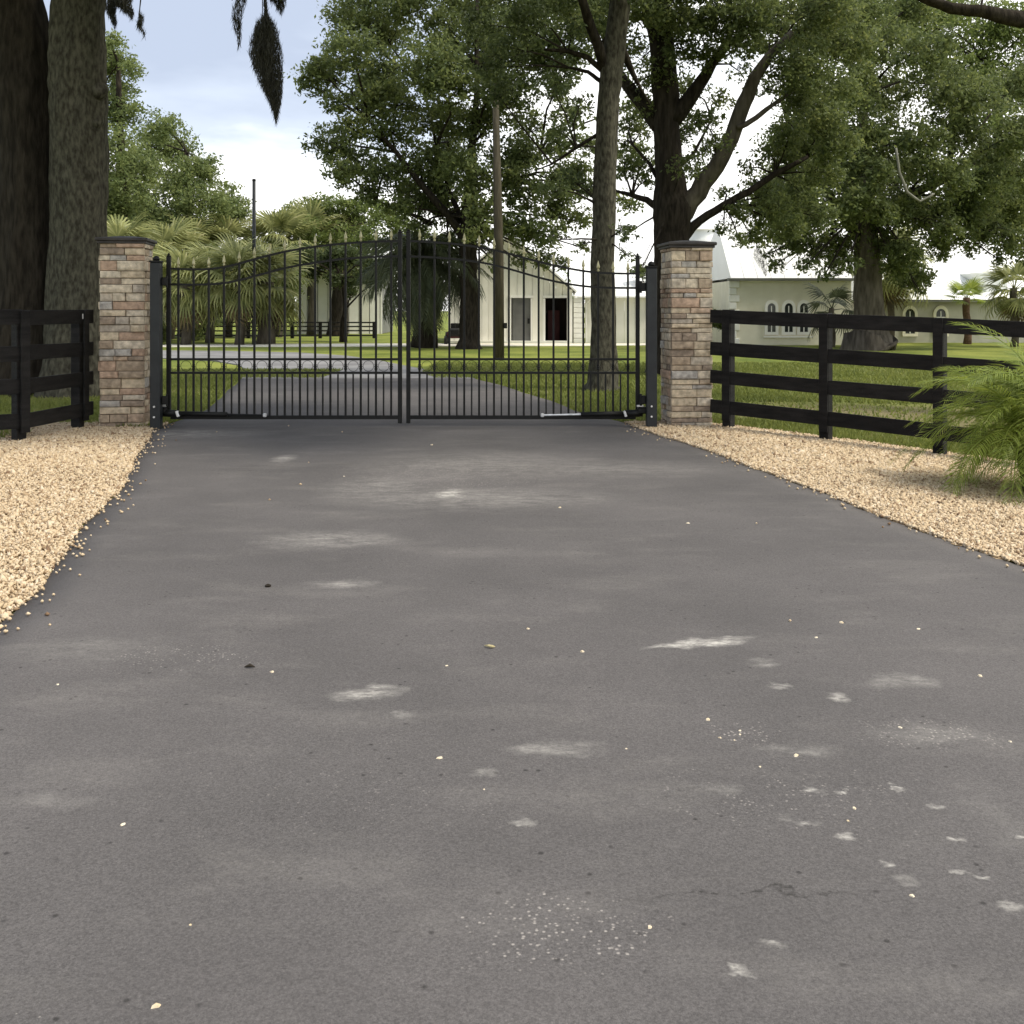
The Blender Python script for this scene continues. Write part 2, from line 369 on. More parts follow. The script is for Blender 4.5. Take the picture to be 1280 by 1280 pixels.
def asphalt_mat():
    m, t, b = node_mat('asphalt'); Lk = t.links.new
    g = t.nodes.new('ShaderNodeNewGeometry')
    def noise(s, d=5, rgh=.5, st=None):
        n = t.nodes.new('ShaderNodeTexNoise'); n.inputs['Scale'].default_value = s; n.inputs['Detail'].default_value = d; n.inputs['Roughness'].default_value = rgh
        if st:
            q = t.nodes.new('ShaderNodeMapping'); q.inputs['Scale'].default_value = st; Lk(g.outputs['Position'], q.inputs[0]); Lk(q.outputs[0], n.inputs['Vector'])
        else: Lk(g.outputs['Position'], n.inputs['Vector'])
        return n.outputs['Fac']
    def mth(op, a, b_, c=None):
        n = t.nodes.new('ShaderNodeMath'); n.operation = op
        for i, x in enumerate((a, b_, c)):
            if x is None: continue
            if isinstance(x, (int, float)): n.inputs[i].default_value = x
            else: Lk(x, n.inputs[i])
        return n.outputs[0]
    def mrange(x, a, b_, c, d):
        n = t.nodes.new('ShaderNodeMapRange'); n.inputs['From Min'].default_value = a; n.inputs['From Max'].default_value = b_; n.inputs['To Min'].default_value = c; n.inputs['To Max'].default_value = d
        Lk(x, n.inputs[0]); return n.outputs[0]
    r = t.nodes.new('ShaderNodeValToRGB'); e = r.color_ramp.elements
    e[0].position = .32; e[0].color = (.084, .078, .076, 1); e[1].position = .7; e[1].color = (.116, .107, .104, 1)
    Lk(noise(.8, 8, .6), r.inputs[0])
    c = r.outputs[0]
    # fine aggregate: light and dark grains
    gr = mth('MULTIPLY', mrange(noise(150, 3, .7), .32, .68, .70, 1.32), mrange(noise(420, 2, .6), .3, .7, .82, 1.18))
    sc = t.nodes.new('ShaderNodeVectorMath'); sc.operation = 'SCALE'; Lk(c, sc.inputs[0]); Lk(gr, sc.inputs['Scale']); c = sc.outputs[0]
    vo = t.nodes.new('ShaderNodeTexVoronoi'); vo.inputs['Scale'].default_value = 16; vo.inputs['Randomness'].default_value = 1; Lk(g.outputs['Position'], vo.inputs['Vector'])
    pit = mth('MULTIPLY', mrange(vo.outputs['Distance'], .07, .15, 1, 0), mrange(noise(3.1, 3), .50, .56, 0, 1))
    def mix(fac, col_):
        nonlocal c
        x = t.nodes.new('ShaderNodeMix'); x.data_type = 'RGBA'; x.inputs[7].default_value = (*col_, 1); Lk(fac, x.inputs[0]); Lk(c, x.inputs[6]); c = x.outputs[2]
    mix(mth('MULTIPLY', pit, .75), (.025, .023, .022))
    v2 = t.nodes.new('ShaderNodeTexVoronoi'); v2.inputs['Scale'].default_value = 23; Lk(g.outputs['Position'], v2.inputs['Vector'])
    spk = mth('MULTIPLY', mrange(v2.outputs['Distance'], .03, .07, 1, 0), mrange(noise(1.7, 4), .56, .62, 0, 1))
    mix(mth('MULTIPLY', spk, .6), (.38, .35, .31))
    # scuffs and dust smears, each with its own place and shape (metres): px, py, half sizes px, strength, tilt
    S = [(565, 622, 26, 7, 1.0, 0), (590, 628, 190, 15, .30, 0), (470, 615, 70, 20, .25, 0), (600, 585, 160, 20, .22, 0), (410, 681, 95, 12, .42, 0), (355, 577, 16, 5, .6, 0),
         (875, 812, 72, 5, .95, 3), (455, 875, 50, 9, .75, 3), (430, 737, 45, 5, .4, 0), (690, 948, 52, 13, .55, 2), (655, 1043, 18, 5, .6, 0),
         (1018, 1001, 15, 5, 1, 0), (1052, 1003, 10, 4, .9, 0), (1112, 991, 8, 3, .7, 0), (1125, 1000, 9, 3, .9, 0), (1170, 1021, 12, 4, .9, 0), (1193, 1064, 12, 4, 1, 0), (1272, 1060, 9, 4, .8, 0),
         (1055, 1060, 16, 4, .8, 0), (980, 1037, 14, 5, .8, -3), (1010, 1043, 16, 4, .65, 0), (1108, 1095, 9, 4, .7, 0), (1203, 1107, 14, 4, .6, 0), (1230, 1113, 12, 4, .95, 0),
         (1262, 1148, 15, 8, .5, 0), (925, 1233, 17, 6, 1, -2), (968, 1198, 18, 6, .6, 0), (1132, 1115, 12, 8, .35, 0), (1048, 882, 12, 7, .6, 0), (975, 868, 16, 4, .6, 0),
         (952, 838, 22, 6, .5, -3), (1130, 862, 45, 9, .35, 0), (1165, 930, 90, 14, .18, 0), (990, 950, 60, 10, .25, 0), (120, 820, 110, 22, .14, 0),
         (230, 545, 110, 7, .35, 0), (740, 590, 200, 12, .18, 0), (900, 1000, 30, 10, .2, 0), (60, 1015, 60, 12, .12, 0), (1240, 1030, 40, 60, .1, 0), (500, 905, 22, 5, .4, 0), (605, 978, 16, 6, .4, 0)]
    sv_ = t.nodes.new('ShaderNodeTexNoise'); sv_.inputs['Scale'].default_value = 26; sv_.inputs['Detail'].default_value = 5; Lk(g.outputs['Position'], sv_.inputs['Vector'])
    sa_ = t.nodes.new('ShaderNodeVectorMath'); sa_.operation = 'MULTIPLY_ADD'; sa_.inputs[1].default_value = (.07, .09, 0); sa_.inputs[2].default_value = (-.035, -.045, 0); Lk(sv_.outputs['Color'], sa_.inputs[0])
    sp_ = t.nodes.new('ShaderNodeVectorMath'); sp_.operation = 'ADD'; Lk(sa_.outputs[0], sp_.inputs[0]); Lk(g.outputs['Position'], sp_.inputs[1])
    acc = None; wr = noise(9, 7, .7, (.7, 1.6, 1)); fine = noise(48, 5, .7, (.8, 1.3, 1))
    wv = t.nodes.new('ShaderNodeTexNoise'); wv.inputs['Scale'].default_value = 7; wv.inputs['Detail'].default_value = 4; Lk(g.outputs['Position'], wv.inputs['Vector'])
    wa = t.nodes.new('ShaderNodeVectorMath'); wa.operation = 'MULTIPLY_ADD'; wa.inputs[1].default_value = (.22, .22, 0); wa.inputs[2].default_value = (0, 0, 0); Lk(wv.outputs['Color'], wa.inputs[0])
    wb = t.nodes.new('ShaderNodeVectorMath'); wb.operation = 'SUBTRACT'; wb.inputs[1].default_value = (.11, .11, 0); Lk(wa.outputs[0], wb.inputs[0])
    wp = t.nodes.new('ShaderNodeVectorMath'); wp.operation = 'ADD'; Lk(wb.outputs[0], wp.inputs[0]); Lk(g.outputs['Position'], wp.inputs[1])
    for (px, py, a, bb, st, tl) in S:
        x, y = G(px, py); q = t.nodes.new('ShaderNodeMapping'); q.vector_type = 'TEXTURE'
        q.inputs['Location'].default_value = (x, y, 0); q.inputs['Rotation'].default_value = (0, 0, R(tl * 5))
        q.inputs['Scale'].default_value = (a * y / F, max(.012, bb * y * y / (F * EYE)), 50)
        big = a > 24
        if big: Lk(wp.outputs[0], q.inputs[0])
        else: Lk(sp_.outputs[0], q.inputs[0])
        ln = t.nodes.new('ShaderNodeVectorMath'); ln.operation = 'LENGTH'; Lk(q.outputs[0], ln.inputs[0])
        k = mrange(ln.outputs['Value'], .25, 1.15, st, 0)
        acc = k if acc is None else mth('MAXIMUM', acc, k)
    brk = mth('MULTIPLY', mrange(wr, .36, .62, .12, 1.15), mrange(fine, .34, .62, .3, 1.15))
    mix(mth('MULTIPLY', mth('MULTIPLY', mrange(noise(1.9, 7, .65, (.6, 1.4, 1)), .52, .72, 0, 1), mrange(fine, .35, .65, .2, 1)), .16), (.42, .39, .35))
    mix(mth('MULTIPLY', mth('MULTIPLY', acc, brk), .95), (.50, .475, .43))
    # patches where pale grit shows: dots, not film
    v3 = t.nodes.new('ShaderNodeTexVoronoi'); v3.inputs['Scale'].default_value = 70; Lk(g.outputs['Position'], v3.inputs['Vector'])
    pa = None
    for (px, py, a, bb, st) in [(700, 1180, 150, 60, 1), (1170, 930, 110, 25, .7), (560, 600, 190, 30, .6), (930, 930, 60, 22, .6), (230, 830, 160, 26, .45), (1000, 1010, 260, 70, .35), (450, 1000, 400, 120, .18)]:
        x, y = G(px, py); q = t.nodes.new('ShaderNodeMapping'); q.vector_type = 'TEXTURE'; q.inputs['Location'].default_value = (x, y, 0); q.inputs['Scale'].default_value = (a * y / F, bb * y * y / (F * EYE), 50); Lk(wp.outputs[0], q.inputs[0])
        ln = t.nodes.new('ShaderNodeVectorMath'); ln.operation = 'LENGTH'; Lk(q.outputs[0], ln.inputs[0]); k = mrange(ln.outputs['Value'], .2, 1.2, st, 0); pa = k if pa is None else mth('MAXIMUM', pa, k)
    dots = mth('MULTIPLY', mrange(v3.outputs['Distance'], .16, .34, 1, 0), mrange(mth('ADD', noise(22, 4, .7), mth('MULTIPLY', pa, .22)), .56, .68, 0, 1))
    mix(mth('MULTIPLY', mth('MULTIPLY', dots, mrange(pa, 0, .4, 0, 1)), .55), (.46, .42, .38))
    # hairline crack near the front
    x, y = G(940, 1130)
    q = t.nodes.new('ShaderNodeMapping'); q.vector_type = 'TEXTURE'; q.inputs['Location'].default_value = (x, y, 0); q.inputs['Scale'].default_value = (.34, .008, 50); Lk(wp.outputs[0], q.inputs[0])
    ln = t.nodes.new('ShaderNodeVectorMath'); ln.operation = 'LENGTH'; Lk(q.outputs[0], ln.inputs[0])
    mix(mth('MULTIPLY', mrange(ln.outputs['Value'], .4, 1.1, .8, 0), mrange(fine, .42, .55, 0, 1)), (.03, .028, .026))
    Lk(c, b.inputs['Base Color']); b.inputs['Roughness'].default_value = .82; b.inputs['Specular IOR Level'].default_value = .25
    bp = t.nodes.new('ShaderNodeBump'); bp.inputs['Strength'].default_value = .5; bp.inputs['Distance'].default_value = .005
    Lk(noise(260, 4, .75), bp.inputs['Height']); Lk(bp.outputs[0], b.inputs['Normal'])
    return m
ASPH = asphalt_mat()
def strip(name, fl, fr, y0, y1, ny, nx, m, top=.03, side=.06):
    yy = np.linspace(y0, y1, ny); vs = []; rows = nx + 3
    for y in yy:
        a, b_ = float(fl(y)), float(fr(y)); vs.append((a, y, float(gz(a, y)) + top - side))
        for k in range(nx + 1):
            x = a + (b_ - a) * k / nx; ed = min(k, nx - k) / nx
            vs.append((x, y, float(gz(x, y)) + top - (.012 if ed == 0 else 0)))
        vs.append((b_, y, float(gz(b_, y)) + top - side))
    fs = [(j * rows + k, j * rows + k + 1, (j + 1) * rows + k + 1, (j + 1) * rows + k) for j in range(ny - 1) for k in range(rows - 1)]
    return fast_mesh(name, vs, 4, m, faces=fs)
drive = strip('driveway', lx, rx, -6, 21, 700, 24, ASPH); props(drive, kind='structure')
SUNLIT_ROAD = mat('sunlit_pale_asphalt', (.17, .165, .165), (.27, .265, .26), .7, .85, .5, 60, .2)  # far asphalt: sunlight and grazing sheen painted in as a paler grey
def poly_sheet(name, pts, z, m):
    me = bpy.data.meshes.new(name); n = len(pts)
    me.from_pydata([(x, y, z) for x, y in pts] + [(x, y, z - .06) for x, y in pts], [], [tuple(range(n))] + [(i, i + n, (i + 1) % n + n, (i + 1) % n) for i in range(n)])
    me.update(); return props(link_mesh(name, me, m), kind='structure')
poly_sheet('far_road', [(lx(21), 21.0), (rx(21), 21.0), (-1.6, 23.2), (-2.5, 25.5), (-3.6, 28.5), (-5.0, 31.6), (-7.0, 34), (-9.6, 35.3), (-14, 36.2), (-30, 38.5), (-30, 34.5), (-16, 32.2), (-10.5, 30.4), (-8.2, 28.6), (-6.9, 26.3), (-5.95, 23.5)], .027, SUNLIT_ROAD)
SAND = mat('pale_sand', (.62, .58, .48), (.78, .74, .64), 3, .95, .4, 40, .1)
poly_sheet('sandy_path', [(-14, 39.6), (-8, 39.9), (2.6, 40.8), (6.4, 41.8), (6.4, 43.6), (-1, 43.7), (-14, 42.6)], .02, SAND)

# tan stone beds either side of the drive: a lumpy sheet with loose chips on top
BED = mat('stone_bed', (.28, .20, .12), (.46, .35, .21), 30, .95, 1, 60, .1)
def chip_mat():
    m, t, b = node_mat('stone_chips'); Lk = t.links.new
    g = t.nodes.new('ShaderNodeNewGeometry'); r = t.nodes.new('ShaderNodeValToRGB'); e = r.color_ramp.elements
    e[0].position = 0; e[0].color = (.18, .115, .07, 1); e[1].position = 1; e[1].color = (.66, .55, .41, 1)
    for p, c in ((.12, (.34, .24, .145)), (.3, (.50, .385, .25)), (.75, (.58, .46, .305))): q = e.new(p); q.color = (*c, 1)
    Lk(g.outputs['Random Per Island'], r.inputs[0]); Lk(r.outputs[0], b.inputs['Base Color']); b.inputs['Roughness'].default_value = .9; b.inputs['Specular IOR Level'].default_value = .15
    return m
CHIP = chip_mat()
def fence_x(y): return np.interp(y, [4, 9, 10.5, 11.4, 12.2, 12.9], [8.5, 5.6, 4.30, 3.40, 2.49, 1.6])
def bed(side):
    xs = np.linspace(-9, -1.9, 72) if side < 0 else np.linspace(.9, 9.4, 86)
    ys = np.linspace(1.5, 13.2, 118)
    X, Yg = np.meshgrid(xs, ys); n = rng.normal(size=X.shape) * .006
    inside = ((X < lx(Yg) + .05) & (X > -5.9 + .35 * np.sin(Yg)) & (Yg < 12.75)) if side < 0 else ((X > rx(Yg) - .05) & (X < fence_x(Yg) + .42 + .1 * np.sin(Yg * 3)) & (Yg < 12.9))
    Z = gz(X, Yg) + .012 + n; V = np.stack([X, Yg, Z], -1).reshape(-1, 3); nx = len(xs)
    F4 = []
    ins = inside.ravel()
    for j in range(len(ys) - 1):
        for i in range(nx - 1):
            a = j * nx + i
            if ins[a] and ins[a + 1] and ins[a + nx] and ins[a + nx + 1]: F4.append((a, a + 1, a + nx + 1, a + nx))
    o = fast_mesh('stone_bed', V, 4, BED, faces=F4); return props(o, kind='structure')
bed(-1); bed(1)
def chips(n, test, box, smin=.008, smax=.019, name='stone_chips', label=''):
    x = rng.uniform(box[0], box[1], n * 3); y = rng.uniform(box[2], box[3], n * 3)
    k = test(x, y); x, y = x[k][:n], y[k][:n]; n = len(x)
    s = (smin + (smax - smin) * rng.uniform(0, 1, (n, 1)) ** 1.8) * (1 + .35 * (y[:, None] > 9)) * np.where(rng.uniform(size=(n, 1)) < .03, 1.6, 1); z = gz(x, y) + .02 + rng.uniform(0, .012, n)
    # squashed irregular octahedra
    d = np.array([[1, 0, 0], [0, 1, 0], [-1, 0, 0], [0, -1, 0], [0, 0, 1], [0, 0, -1]], float)
    Rm = unit(rng.normal(size=(n, 3))); U = unit(np.cross(Rm, rng.normal(size=(n, 3)))); W = np.cross(Rm, U)
    ax = np.stack([Rm * s * rng.uniform(.9, 1.5, (n, 1)), U * s * rng.uniform(.6, 1.1, (n, 1)), W * s * rng.uniform(.4, .8, (n, 1))], 1)
    V = np.einsum('kj,njc->nkc', d, ax) * rng.uniform(.75, 1.25, (n, 6, 1)) + np.stack([x, y, z], 1)[:, None, :]
    f = np.array([[0, 1, 4], [1, 2, 4], [2, 3, 4], [3, 0, 4], [1, 0, 5], [2, 1, 5], [3, 2, 5], [0, 3, 5]])
    Fa = (np.arange(n)[:, None, None] * 6 + f[None]).reshape(-1, 3)
    o = fast_mesh(name, V.reshape(-1, 3), 3, CHIP, faces=Fa); return props(o, label, 'stone chips', None, 'stuff')
chips(60000, lambda x, y: (x < lx(y) - .0) & (x > -5.9) & (y < 12.7) & (x > -.52 * y - .3), (-6.4, -2.1, 3.4, 12.8), label='loose tan stone chips covering the bed left of the driveway')
chips(84000, lambda x, y: (x > rx(y) + .0) & (x < fence_x(y) + .38) & (y < 12.8) & (x < .53 * y + .3), (1.2, 6.6, 4.2, 12.8), label='loose tan stone chips covering the bed right of the driveway')

def spill(side):
    def t(x, y):
        d = (x - lx(y)) if side < 0 else (rx(y) - x)
        return (d > -.02) & (rng.uniform(size=len(x)) < np.exp(-np.clip(d, 0, 9) / .055) + .0006)
    return t
for sd_, bx_ in ((-1, (-4.4, -1.6, 3.6, 12.6)), (1, (.8, 4.2, 4.2, 12.6))):
    n_ = 14000; x_ = rng.uniform(bx_[0], bx_[1], n_); y_ = rng.uniform(bx_[2], bx_[3], n_); k_ = spill(sd_)(x_, y_); d_ = (x_ - lx(y_)) if sd_ < 0 else (rx(y_) - x_); k_ &= d_ > -.02
    px_, py_ = x_[k_], y_[k_]; V_ = []; F_ = []
    for a_, b_ in zip(px_, py_):
        s_ = random.uniform(.005, .013); q_ = len(V_); z_ = .036 + float(gz(a_, b_)); an = random.uniform(0, 6.28)
        for m_ in range(4): V_.append((a_ + s_ * random.uniform(.8, 1.5) * math.cos(an + m_ * 1.571), b_ + s_ * random.uniform(.7, 1.2) * math.sin(an + m_ * 1.571), z_))
        V_ += [(a_, b_, z_ + s_ * .8), (a_, b_, z_ - .012)]
        for m_ in range(4): F_ += [(q_ + m_, q_ + (m_ + 1) % 4, q_ + 4), (q_ + (m_ + 1) % 4, q_ + m_, q_ + 5)]
    o = fast_mesh('spilled_stone_chips', V_, 3, CHIP, faces=F_); props(o, 'scatter of tan chips spilled onto the %s edge of the asphalt' % ('left' if sd_ < 0 else 'right'), 'stone chips', None, 'stuff')

# grass blades behind the gate and fences
GRASS = leaf_mat('grass_blades', (.085, .115, .025), (.21, .24, .06), .38, (.28, .27, .12), .6)
def on_road(x, y): return (x > edge(LE, y) - .05) & (x < edge(RE, y) + .05) & (y < 21.2)
def blades(n, box, h, test):
    x = rng.uniform(box[0], box[1], n); y = box[2] + (box[3] - box[2]) * rng.uniform(0, 1, n) ** 1.5
    k = test(x, y) & ~on_road(x, y); x, y = x[k], y[k]; n = len(x)
    z = gz(x, y); hh = h * rng.uniform(.4, 1.3, n) * (.8 + .03 * y / 1); a = rng.uniform(0, 2 * np.pi, n); wd = .004 + .0009 * y
    dx, dy = np.cos(a) * wd, np.sin(a) * wd; lean = rng.normal(size=(n, 2)) * hh[:, None] * .5
    V = np.stack([np.stack([x - dx, y - dy, z], 1), np.stack([x + dx, y + dy, z], 1), np.stack([x + lean[:, 0], y + lean[:, 1], z + hh], 1)], 1)
    return V.reshape(-1, 3)
dry = lambda x, y: (((x - 6.2) / 4.2) ** 2 + ((y - 14.6) / 2.3) ** 2 > .9) | (rng.uniform(size=len(x)) < .12)
Vg = np.concatenate([blades(70000, (-9.5, -3.9, 12.6, 24), .05, lambda x, y: (x > -.55 * y)),
                     blades(150000, (-2, 14, 12.9, 27), .05, lambda x, y: (x < .55 * y) & dry(x, y) & ((y > 21) | (x > -2)) & (x > -1.5 - (y - 21) * .25)),
                     blades(16000, (2.2, 5.2, 10.4, 13.2), .06, lambda x, y: (x > fence_x(y) + .34)),
                     blades(9000, (-7.5, -4.9, 9.5, 12.9), .10, lambda x, y: (x < -5.55 + .2 * np.sin(y * 4))),
                     blades(1200, (-4.62, -4.2, 12.2, 13.4), .06, lambda x, y: x < lx(y))])
gr = fast_mesh('grass', Vg, 3, GRASS); props(gr, 'short green grass growing behind the gate and the fences', 'grass', None, 'stuff')

# ------------------------------------------------------------------ stone pillars
stone_meshes = []
for k in range(10):          # slightly irregular chamfered blocks of unit size, shared by all stones
    mb = MB().box((0, 0, 0), (1, 1, 1)); 
    vs = [Vector(v) for v in mb.v]
    mb2 = MB(); rr_ = random.Random(k)
    X = [-.5, -.46, .46, .5]; pts = []; 
    # front face (y=-.5) inset a little and uneven, back plain
    f = [(x * (1 if 0 else 1), z) for x in (-.5, .5) for z in (-.5, .5)]
    V8 = [(-.5, .5, -.5), (.5, .5, -.5), (.5, .5, .5), (-.5, .5, .5), (-.5, -.3, -.5), (.5, -.3, -.5), (.5, -.3, .5), (-.5, -.3, .5)]
    ins = [(-.47, -.42), (.47, -.42), (.47, .42), (-.47, .42)]
    V8 += [(x + rr_.uniform(-.02, .02), -.5 + rr_.uniform(0, .12), z + rr_.uniform(-.05, .05)) for x, z in ins]
    mx_, mz_ = rr_.uniform(-.25, .25), rr_.uniform(-.2, .2); V8.append((mx_, -.5 + rr_.uniform(-.1, .05), mz_))
    fs = [(0, 3, 2, 1), (0, 1, 5, 4), (1, 2, 6, 5), (2, 3, 7, 6), (3, 0, 4, 7), (4, 5, 9, 8), (5, 6, 10, 9), (6, 7, 11, 10), (7, 4, 8, 11), (8, 9, 12), (9, 10, 12), (10, 11, 12), (11, 8, 12)]
    me = bpy.data.meshes.new('stone'); me.from_pydata(V8, [], fs); me.update(); me.materials.append(STONE); stone_meshes.append(me)
def pillar(cx, cy, zb, zt, rz, label, wd=.53):
    t = thing('stone_pillar', (cx, cy, zb), label, 'pillar', 'stone gate pillars', rz=rz)
    H = zt - zb - .055; hw = wd / 2
    def child(name, me, loc, rot=0, sc=None, m=None):
        o = link_mesh(name, me, m, t); o.location = loc; o.rotation_euler.z = rot
        if sc: o.scale = sc
        return o
    me = MB().box((0, 0, H / 2 - .15), (wd - .05, wd - .05, H + .3)); m_ = bpy.data.meshes.new('core'); m_.from_pydata(me.v, [], me.f); m_.update(); child('core', m_, (0, 0, 0), m=MORTAR)
    z = -.03; n = 0
    course = []
    while z < H - .03:
        h = random.choice((.055, .065, .075, .085, .10, .12))
        if z + h > H - .03: h = H - z
        course.append((z, h)); z += h
    for fi in range(4):
        a = fi * math.pi / 2
        run = 0
        for ci, (z, h) in enumerate(course):
            lo, hi = (-hw, hw) if (fi % 2 == 0) else (-hw + .03, hw - .03)
            splits = random.choice(([.33], [.42], [.55], [.64], [.3, .68], [.5], [.25, .6], [.7]))
            xs_ = [lo] + [lo + (hi - lo) * min(.9, max(.12, s + random.uniform(-.06, .06))) for s in splits] + [hi]
            for x0, x1 in zip(xs_, xs_[1:]):
                if fi == 2 and n > 290: continue
                dep = random.uniform(.032, .072)
                gap = .006
                lx_, ly_ = (x0 + x1) / 2, -hw + .03 - (dep - .03) / 2 + .0
                c, s = math.cos(a), math.sin(a)
                o = child('stone', random.choice(stone_meshes), (lx_ * c - ly_ * s, lx_ * s + ly_ * c, z + h / 2), a, (x1 - x0 - gap, dep, h - gap)); n += 1
    cb = MB().box((0, 0, H + .012), (wd + .05, wd + .05, .03), ch=.006).box((0, 0, H + .046), (wd + .09, wd + .09, .038), ch=.012)
    k = len(cb.v); hh = wd / 2 + .035; zt_ = H + .0655
    cb.add([(-hh, -hh, zt_), (hh, -hh, zt_), (hh, hh, zt_), (-hh, hh, zt_), (-.08, -.08, zt_ + .03), (.08, -.08, zt_ + .03), (.08, .08, zt_ + .03), (-.08, .08, zt_ + .03)],
           [(0, 1, 5, 4), (1, 2, 6, 5), (2, 3, 7, 6), (3, 0, 4, 7), (4, 5, 6, 7)])
    m_ = bpy.data.meshes.new('cap'); m_.from_pydata(cb.v, [], cb.f); m_.update(); child('cap', m_, (0, 0, 0), m=CAP)
    return t
pl = P(147.5, 537, 12.2); pillar(pl.x, 12.2 + .28, 0, 2.245, R(8), 'tan ledger stone pillar with dark cap in front of the big double-trunked oak', wd=.505)
pr = P(862.5, 537, 12.3); pillar(pr.x, 12.3 + .27, -.02, 2.20, R(6), 'tan ledger stone pillar with dark cap standing beside the long four-board fence', wd=.50)

# ------------------------------------------------------------------ steel gate posts
def gate_post(px0, px1, ytop, Y, label, side):
    a = P(px0, ytop, Y); b = P(px1, ytop, Y); c = (a.x + b.x) / 2; wd = b.x - a.x; h = a.z
    t = thing('gate_post', (c, Y + wd / 2, 0), label, 'gate post', 'steel gate posts')
    MB().box((c, Y + wd / 2, h / 2 - .1), (wd, wd, h + .2), ch=.008).build('post', IRON_G, t)
    MB().box((c, Y + wd / 2, h + .012), (wd + .012, wd + .012, .022), ch=.004).lathe((c, Y + wd / 2, h + .02), [(.03, 0), (.045, .02), (.03, .05), (.005, .062)], 10).build('post_cap', IRON, t, smooth=False)
    for zz in (h - .22, .35):
        hx = c + side * (wd / 2 + .03)
        hg = MB().box((hx, Y + wd / 2 + .02, zz), (.06, .05, .10), ch=.008).tube([(hx + side * .03, Y + wd / 2 + .02, zz - .07), (hx + side * .03, Y + wd / 2 + .02, zz + .07)], .014, 8).build('hinge', IRON, t)
    for zz in (.28, .16):
        MB().tube([(c - .005, Y - .012, zz), (c - .005, Y + .002, zz)], .012, 8).build('bolt', STEEL, t)
    return t
gate_post(187, 199.5, 328, 12.08, 'dark grey square steel gate post beside the left stone pillar', 1)
gate_post(808.5, 821.5, 335, 12.14, 'dark grey square steel gate post beside the right stone pillar', -1)

